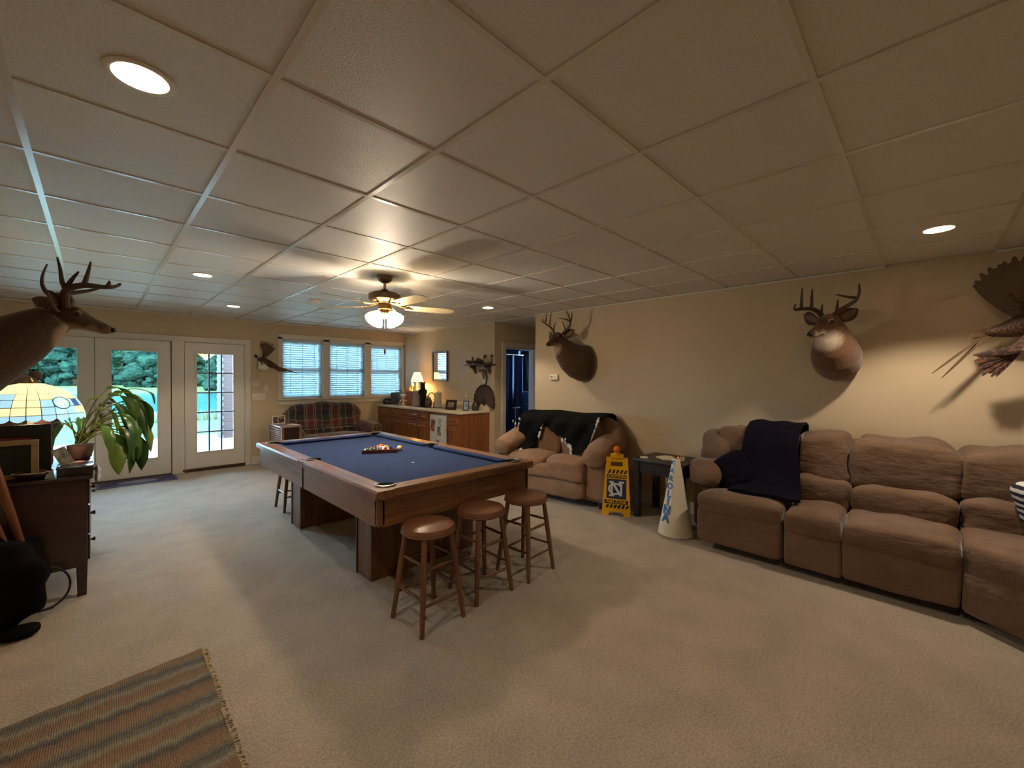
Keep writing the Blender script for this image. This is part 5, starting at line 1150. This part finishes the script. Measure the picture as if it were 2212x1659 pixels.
G().lathe([(R0-.004, 0), (R0, 0), (R0, .006), (R1, MH), (R1-.004, MH), (R0-.008, .006)], n=48, cap=False).obj('cone', MEG, t); G().lathe([(R0+.001, 0), (R0+.0025, .004), (R0, .010)], n=48, cap=False).obj('rim', mat('megaphone_rim', '#8f8779', .5), t); G().lathe([(R1, MH-.004), (R1+.006, MH+.006), (R1+.002, MH+.014), (R1-.008, MH+.014)], n=28, cap=False).obj('mouthpiece', BRASS, t)
word = 'CAROLINA'; ph_ = math.radians(161)        # upright letters stacked down the cone
sl = math.atan2(R0-R1, MH)
for i, ch in enumerate(word):
    z = .70-.072*i-.004*i*(i > 3); z = .69-.074*i; r_ = R0+(R1-R0)*z/MH+.002; size = .040+.0075*i
    o = text('letter', ch, size*1.25, BLU, t, (r_*math.cos(ph_), r_*math.sin(ph_), z), (0, 0, 0), .0012, 1.05, bold=.045)
    nrm = Vector((math.cos(ph_)*math.cos(sl), math.sin(ph_)*math.cos(sl), math.sin(sl))); dn = Vector((math.cos(ph_)*math.sin(sl), math.sin(ph_)*math.sin(sl), -math.cos(sl)))
    ya = -dn; xa = ya.cross(nrm); mx = Matrix((xa, ya, nrm)).transposed().to_4x4(); mx.translation = o.location; o.matrix_local = mx

# ------------------------------------------------------------------ dresser and what stands on it
t = thing('dresser', 'dark walnut dresser with knobbed drawers at the left edge', 'dresser', (0, 0, 0)); DY0, DY1, DXB, DXF = 4.03, 5.32, -.62, -.045
G().rbox((DXB, DY0, .20), (DXF, DY1, .79), .004, 2).obj('case', DARKW, t); G().rbox((DXB-.005, DY0-.015, .79), (DXF+.03, DY1+.015, .818), .008, 2).obj('top_board', DARKW, t)
for x in (DXB+.03, DXF-.028):
    for y in (DY0+.03, DY1-.03): G().loft([[(x-.022, y-.022, 0), (x+.022, y-.022, 0), (x+.022, y+.022, 0), (x-.022, y+.022, 0)], [(x-.028, y-.028, .25), (x+.028, y-.028, .25), (x+.028, y+.028, .25), (x-.028, y+.028, .25)]]).obj('leg', DARKW, t, False)
for z0, z1 in ((.225, .395), (.405, .60), (.61, .775)):
    d = G().rbox((DXF, DY0+.05, z0), (DXF+.012, DY1-.05, z1), .005, 2).obj('drawer', DARKW, t)
    for y in (DY0+.24, DY1-.24):
        g = G(); zm = (z0+z1)/2; xf = Matrix.Translation((DXF+.012, y, zm)) @ Matrix.Rotation(PI/2, 4, 'Y'); g.lathe([(.010, 0), (.007, .008), (.014, .018), (.014, .024), (.004, .028)], n=14, xf=xf); g.obj('knob', DARKW, d)
DT = .819
# stained glass lamp: every pane a piece of glass in lead
t = thing('stained_glass_lamp', 'lit amber stained glass lamp with scalloped shade on the dresser', 'lamp', (-.33, 4.52, DT))
G().lathe([(.075, 0), (.078, .012), (.05, .025), (.022, .04), (.028, .09), (.045, .13), (.03, .18), (.016, .21), (.016, .40), (.008, .56)], n=24).obj('base', mat('cream_lamp_base', '#d8cfae', .3), t)
LEAD = mat('dark_lead_came', '#3a3124', .5)
def M_pane(nm, c, e, s_):
    k = N(nm); k.b.inputs['Base Color'].default_value = rgb(c); k.b.inputs['Roughness'].default_value = .25
    k.b.inputs['Emission Color'].default_value = rgb(e); k.b.inputs['Emission Strength'].default_value = s_; v = k.coord('Object')
    return k.m
PA, PB, PN, PC = M_pane('amber_glass_lit', '#e6c07a', '#f8d795', .62), M_pane('pale_blue_glass_lit', '#8fc0d6', '#a6d4e4', .40), M_pane('navy_glass_lit', '#2f4f86', '#3d66a0', .30), M_pane('cream_glass_lit', '#f0dda0', '#f5dfa5', .62)
prof_ = [(.045, .615), (.095, .602), (.145, .578), (.190, .545), (.228, .505), (.255, .455), (.272, .40), (.276, .372)]
NC = 24
shell = G().lathe([(r_-.003, z-.002) for r_, z in prof_], n=48, cap=False).obj('shade', LEAD, t, True)
for ri in range(len(prof_)-1):
    (ra, za), (rb, zb) = prof_[ri], prof_[ri+1]; scal = ri == len(prof_)-2; mm = {}
    for c in range(NC):
        m = PB if scal else PA
        if ri in (3, 4, 5):
            dg = (360*(c+.5)/NC-135+540) % 360-180
            if -68 < dg < -37 and ri != 3: m = PB
            if -37 < dg < -5 and ri == 4: m = PN if (c % 2) else PB
            if -135 < dg < -112 and ri != 5: m = PB
            if -150 < dg < -135 and ri == 5: m = PN
        if m not in mm:
            g = G(); da = PI/NC*.93; e_ = .05
            a0, b0 = Vector((ra, 0, za)).lerp(Vector((rb, 0, zb)), e_), Vector((ra, 0, za)).lerp(Vector((rb, 0, zb)), 1-e_); rr = []
            for j in range(5):
                v = -1+j/2; an = da*v; ex = (1-v*v)*.018 if scal else 0
                rr.append([(a0.x*math.cos(an), a0.x*math.sin(an), a0.z), (b0.x*math.cos(an), b0.x*math.sin(an), b0.z-ex)])
            mm[m] = g.sheet(rr, .003).mesh('glass_pane', m)
        o = link('glass_pane', mm[m], shell); o.rotation_euler = (0, 0, 2*PI*(c+.5)/NC-PI*.75)
# round emblem set between the panes, cross strokes in cream glass
an = math.radians(-52); rm, zm = .254, .478; nrm = Vector((math.cos(an)*.86, math.sin(an)*.86, .5)).normalized(); tx = Vector((-math.sin(an), math.cos(an), 0)); ty = nrm.cross(tx); mx = Matrix((tx, ty, nrm)).transposed().to_4x4(); mx.translation = (rm*math.cos(an), rm*math.sin(an), zm)
o = G().lathe([(.046, 0), (.046, .006), (.002, .006)], n=28).obj('emblem_disc', PB, shell); o.matrix_local = mx
for nm, q in (('emblem_stroke', [(-.03, -.006), (.03, .008)]), ('emblem_stroke', [(0, -.035), (.004, .035)])):
    G().tube([(q[0][0], q[0][1], .007), (q[1][0], q[1][1], .007)], .007, 6, flat=.4).obj(nm, PC, shell).matrix_local = mx
G().tube([(.047*math.cos(k*PI/14), .047*math.sin(k*PI/14), .005) for k in range(29)], .003, 6).obj('emblem_ring', LEAD, shell).matrix_local = mx
G().lathe([(.05, .612), (.05, .62), (.02, .628), (.012, .645), (.004, .655)], n=20).obj('finial', BRASS, t)
light('lamp_bulb', 'POINT', (0, 0, .44), 3.0, (1, .72, .40), t, shadow_soft_size=.05)
BIGP = mat('dark_landscape_print', '#171410', .3, var=.6, vs=6); REDM = mat('deep_red_mat', '#6b1e1c', .7); TANM = mat('tan_frame_mat', '#9a825a', .6, var=.2, vs=20); BKF = mat('black_frame', '#14100e', .35)
t = thing('black_picture_frame', 'large black picture frame with red inner border on the dresser', 'picture frame', (-.47, 4.27, DT)); xf = Matrix.Rotation(math.radians(-8), 4, 'X')
for a in ((-.25, -.16, 0, .34), (.16, .25, 0, .34), (-.16, .16, 0, .08), (-.16, .16, .26, .34)): G().box((a[0], -.012, a[2]), (a[1], .012, a[3]), xf).obj('frame_rail', BKF, t, False, bevel=.003)
for a in ((-.16, -.135, .08, .26), (.135, .16, .08, .26), (-.135, .135, .08, .10), (-.135, .135, .24, .26)): G().box((a[0], -.006, a[2]), (a[1], .0, a[3]), xf).obj('red_border', REDM, t, False)
G().box((-.135, -.002, .10), (.135, .004, .24), xf).obj('picture', BIGP, t, False)
t = thing('tan_picture_frame', 'tan bordered picture standing in front of the black red frame', 'picture frame', (-.47, 4.16, DT)); xf = Matrix.Rotation(math.radians(-8), 4, 'X')
for a in ((-.20, -.165, 0, .25), (.165, .20, 0, .25), (-.165, .165, 0, .03), (-.165, .165, .215, .25)): G().box((a[0], -.010, a[2]), (a[1], .010, a[3]), xf).obj('frame_rail', TANM, t, False, bevel=.003)
G().box((-.165, -.004, .03), (.165, .004, .215), xf).obj('picture', BIGP, t, False)
t = thing('shallow_dish', 'shallow dark wooden dish with tan rim on the dresser corner', 'dish', (-.29, 4.10, DT)); G().lathe([(.03, 0), (.05, .004), (.085, .03), (.09, .045), (.082, .045), (.05, .012), (.01, .01)], n=28, cap=False).obj('dish', DARKW, t); G().lathe([(.088, .043), (.092, .046), (.086, .048)], n=28, cap=False).obj('dish_rim', TANM, t)
t = thing('glossy_box', 'glossy black flat box at the front corner of the dresser', 'box', (-.10, 4.12, DT), 0); G().rbox((-.085, -.09, 0), (.085, .11, .052), .004, 2).obj('box_body', mat('black_lacquer', '#120c10', .12, coat=.6), t); G().rbox((-.088, -.093, .052), (.088, .113, .062), .003, 2).obj('box_lid', mat('black_lacquer_sky_sheen', '#39404c', .08, coat=1), t)  # lid of the black box is coloured lighter and bluer for the reflected sky
o = G().box((-.035, -.002, 0), (.035, .002, .125), Matrix.Rotation(math.radians(-20), 4, 'X')).obj('snapshot', M_photo('snapshot_print', [(.3, '#4a463c'), (.5, '#8c8674'), (.7, '#c5bfae')], 25), None, False); o.location = (-.135, 4.17, DT+.064); o.rotation_euler = (0, math.radians(-22), .2); tag(o, 'tilted snapshot leaning on the glossy black box', 'photo')
o = G().cush((-.05, -.04, 0), (.05, .04, .05), .9, 1, nz=.01).obj('pink_cloth', mat('dusty_pink_cloth', '#b78077', .9)); o.location = (-.10, 4.34, DT); tag(o, 'crumpled dusty pink cloth behind the glossy black box', 'cloth')
t = thing('blue_glass_votive', 'small clear blue glass block on the dresser edge', 'glass', (-.215, 4.06, DT)); G().loft([[(-.022, -.02, 0), (.022, -.02, 0), (.022, .02, 0), (-.022, .02, 0)], [(-.012, -.012, .045), (.016, -.012, .05), (.012, .014, .05), (-.012, .012, .045)]]).obj('glass_block', mat('clear_blue_glass', '#b7cfe6', .05, coat=1), t, False)
g = G(); grid = [[(-.0, -.03+.06*j/6, -.11*i/8+.01+.01*math.sin(j*2+i)) for j in range(7)] for i in range(9)]
for i in range(9):
    for j in range(7): a = grid[i][j]; grid[i][j] = (.012+.018*math.sin(i*.8)*math.sin(j*.9), a[1], a[2])
o = g.sheet(grid, .003).obj('plastic_bag', mat('pale_plastic_bag', '#c9d3d8', .25)); o.location = (-.005, 4.15, DT+.03); tag(o, 'crinkled pale plastic bag hanging off the dresser corner', 'bag')
t = thing('plush_bear', 'dark brown furry bear figure behind the stained glass lamp', 'stuffed animal', (-.43, 5.06, DT)); PL = M_fur('brown_plush', '#4a352c', '#281c18')
g = G(); g.ell((0, 0, .24), .17, .15, .25, 18, 12, nz=.05); g.ell((0, -.01, .56), .13, .12, .125, 18, 12, nz=.05); g.ell((.0, -.11, .53), .05, .06, .045, 12, 8)
for s_ in (-1, 1): g.tube([(s_*.12, -.05, .38), (s_*.19, -.10, .26), (s_*.15, -.17, .18)], [.06, .055, .05], 10); g.tube([(s_*.10, -.05, .07), (s_*.14, -.2, .07)], [.075, .06], 10); g.ell((s_*.09, 0, .67), .04, .03, .04, 10, 8)
g.obj('body', PL, t); 
for s_ in (-1, 1): G().ell((s_*.045, -.115, .585), .01, .008, .01, 8, 6).obj('eye', EYE, t)
G().ell((0, -.168, .54), .016, .01, .012, 8, 6).obj('nose', EYE, t)
o = G().rbox((-.05, -.06, 0), (.05, .06, .42), .004).obj('red_box', mat('dark_red_box', '#3d1517', .6)); o.location = (-.285, 4.74, DT); tag(o, 'dark red upright box behind the stained glass lamp base', 'box')
# trailing plant at the far end of the dresser
t = thing('potted_plant', 'drooping leafy green plant on the far end of the dresser', 'plant', (-.09, 4.88, DT))
G().lathe([(.055, 0), (.065, .01), (.08, .10), (.085, .11), (.078, .11), (.07, .10), (.01, .10)], n=24, cap=False).obj('pot', mat('dusty_pink_pot', '#a9847a', .6), t); G().lathe([(.074, .098), (.04, .102), (.005, .102)], n=20).obj('soil', mat('potting_soil', '#2e241c', 1), t)
LEAF = [mat('plant_leaf_%d' % i, c, .35, var=.25, vs=10, coat=.15) for i, c in enumerate(('#3f6a2c', '#557a34', '#2f4f25', '#6d8438'))]
STEM = mat('plant_stem', '#6f7a3a', .5); rnd = random.Random(11)
def leaf(p, d, L_, wid, droop, m):
    p, d = Vector(p), Vector(d).normalized(); _a = rnd.uniform(-.9, .9); side = Vector((math.cos(_a), math.sin(_a), 0)); side = (side-d*side.dot(d)*.5).normalized(); grid = []; q = p.copy(); dd = d.copy()
    for i in range(12):
        k = i/11; wd = wid*math.sin(PI*min(1, .06+k*.94))**.8+.001; n_ = side.cross(dd)
        grid.append([q-side*wd+n_*wd*.3, q-side*wd*.5+n_*wd*.05, q.copy(), q+side*wd*.5+n_*wd*.05, q+side*wd+n_*wd*(.3+.2*math.sin(i*1.7))]); q = q+dd*L_/11; dd = (dd+Vector((0, 0, -1))*droop/11).normalized()
    o = G().sheet(grid, .0015).obj('leaf', m, t, True, 80)
spec = [((.16, .05, .56), .20, .06, 2.6), ((.20, -.02, .52), .30, .075, 4), ((.24, -.05, .45), .34, .07, 5), ((.27, .02, .40), .26, .06, 5), ((.30, -.03, .33), .26, .055, 5), ((.20, -.10, .36), .34, .065, 6), ((.24, .06, .30), .30, .06, 5), ((.10, -.10, .40), .24, .05, 4), ((.02, -.12, .38), .20, .045, 2.5),
        ((-.10, -.06, .40), .22, .05, 1.2), ((-.18, -.02, .36), .20, .045, 2.5), ((.05, .0, .46), .24, .05, 3), ((.32, -.06, .46), .28, .05, 6), ((.12, -.14, .28), .24, .055, 5), ((.22, -.14, .26), .30, .06, 6), ((.34, .0, .26), .26, .05, 6), ((.15, -.02, .44), .30, .07, 5), ((.26, -.1, .2), .24, .055, 6), ((-.06, -.1, .3), .2, .04, 3), ((.2, .02, .24), .26, .06, 6), ((.15, -.11, .20), .30, .085, 6), ((.19, -.03, .17), .32, .09, 6), ((.27, -.02, .16), .30, .085, 6), ((.16, -.16, .14), .26, .08, 6), ((.23, -.10, .34), .30, .09, 5), ((.17, -.06, .50), .28, .095, 4), ((-.16, -.10, .30), .18, .06, 2)]
for i, (tip, L_, wd, dr) in enumerate(spec):
    tv = Vector(tip); a = rnd.uniform(0, 6.28); r0 = Vector((.03*math.cos(a), .03*math.sin(a), .12)); mid = r0.lerp(tv, .55)+Vector((0, 0, .07))
    sp = smooth_path([r0, mid, tv], 5); G().tube(sp, [.006-.0002*k for k in range(len(sp))], 6).obj('stem', STEM, t)
    d = (tv-mid); d.z *= .4; leaf(tv, d, L_*1.2, wd*.66, dr*1.2, LEAF[i % 4])
sp = smooth_path([(.22, 0, .50), (.30, -.01, .56), (.40, -.03, .545), (.45, -.04, .50)], 5); G().tube(sp, .004, 6).obj('stem', STEM, t); leaf((.42, -.035, .535), (.9, -.1, -.2), .13, .018, 6, LEAF[2])

# cue sticks, bag and hoop at the left edge
t = thing('black_bag', 'black soft bag slumped on the carpet beside the dresser', 'bag', (-.47, 3.83, 0)); BAGM = mat('black_nylon', '#0b0809', .9, spec=.1, bump=.4, bs=14, bd=.02)
G().cush((-.26, -.19, 0), (.24, .16, .50), .55, .6, nz=.02, seed=4).obj('bag_body', BAGM, t); G().tube([(-.12, -.05, .48), (-.05, -.06, .58), (.05, -.06, .58), (.12, -.05, .47)], .012, 8).obj('bag_handle', BAGM, t)
G().cush((.08, -.26, 0), (.24, -.10, .055), .7, .9, nz=.004).obj('bag_strap', BAGM, t)
BAT = wood('bat_wood', '#7d4c26', '#5a3318', .35, 5, 2)
for i, (b, tp, lb) in enumerate((((-.31, 3.86, .42), (-.44, 3.90, 1.0), 'right leaning wooden bat standing in the black bag'), ((-.36, 3.80, .42), (-.52, 3.83, .98), 'left leaning wooden bat standing in the black bag'))):
    b, tp = Vector(b), Vector(tp); o = thing('wooden_bat', lb, 'bat', tuple(b), 0, 'wooden bats'); d = tp-b
    G().tube([d*k for k in (-.35, -.1, .2, .5, .8, 1.0)], [.013, .015, .018, .022, .025, .022], 14).obj('barrel', BAT, o); G().ell(d*-.36, .02, .02, .014, 10, 6).obj('end_knob', BAT, o)
t = thing('wire_hoop', 'thin black hoop standing on the carpet under the dresser side', 'hoop', (-.24, 3.97, .13)); G().tube([(.115*math.cos(k*PI/16), .03*math.sin(k*PI/16), .123*math.sin(k*PI/16)) for k in range(33)], .006, 8).obj('ring', BLACK, t)
# ------------------------------------------------------------------ rugs
t = thing('door_mat', 'thin navy floral door mat in front of the french doors', 'door mat', (.42, 7.86, 0)); G().rbox((-.42, -.20, 0), (.42, .20, .008), .003, 2).obj('mat_field', mat('navy_maroon_mat', '#3c3c58', .95, var=.5, vs=9), t)
for a in ((-.42, -.20, .42, -.175), (-.42, .175, .42, .20), (-.42, -.175, -.395, .175), (.395, -.175, .42, .175)): G().box((a[0], a[1], .006), (a[2], a[3], .0095)).obj('border', mat('mat_border_slate', '#565f78', .95), t, False)
G().prism([(.12*math.cos(k)*1.8, .10*math.sin(k)) for k in [i*PI/8 for i in range(16)]], 'z', .007, .0095).obj('motif', mat('mat_motif_pale', '#8d86a0', .95), t, False)
t = thing('striped_rug', 'woven striped rug in grey and tan at the lower left', 'rug', (-.195, 1.98, 0), -1.1)
g = G(); grid = [[(-.60+1.18*i/40, -.80+1.6*j/50+.095*(-.60+1.18*i/40-.58), .010+.0025*math.sin(i*1.3)*math.sin(j*.8)+.003*math.sin(j*.37)) for j in range(51)] for i in range(41)]; g.sheet(grid, .016).obj('weave', RUG, t)
g = G(); rnd = random.Random(4)
for k in range(150):
    y = -.80+1.6*k/149; a = rnd.uniform(-.012, .012); l_ = rnd.uniform(.014, .03); g.tube([(.575, y, .014), (.575+l_*.6, y+a*.5, .012), (.575+l_, y+a, .005)], [.006, .005, .003], 5)
stuff(g.obj('fringe', mat('rug_fringe_yarn', '#9c8a6c', 1, var=.35, vs=12), t))
# the small lit glass pieces are found by bounced rays; the lamps inside them are sampled directly
for m in bpy.data.materials:
    if m.use_nodes and any(n.type == 'BSDF_PRINCIPLED' and n.inputs['Emission Strength'].default_value > 0 for n in m.node_tree.nodes):
        m.cycles.emission_sampling = 'NONE'
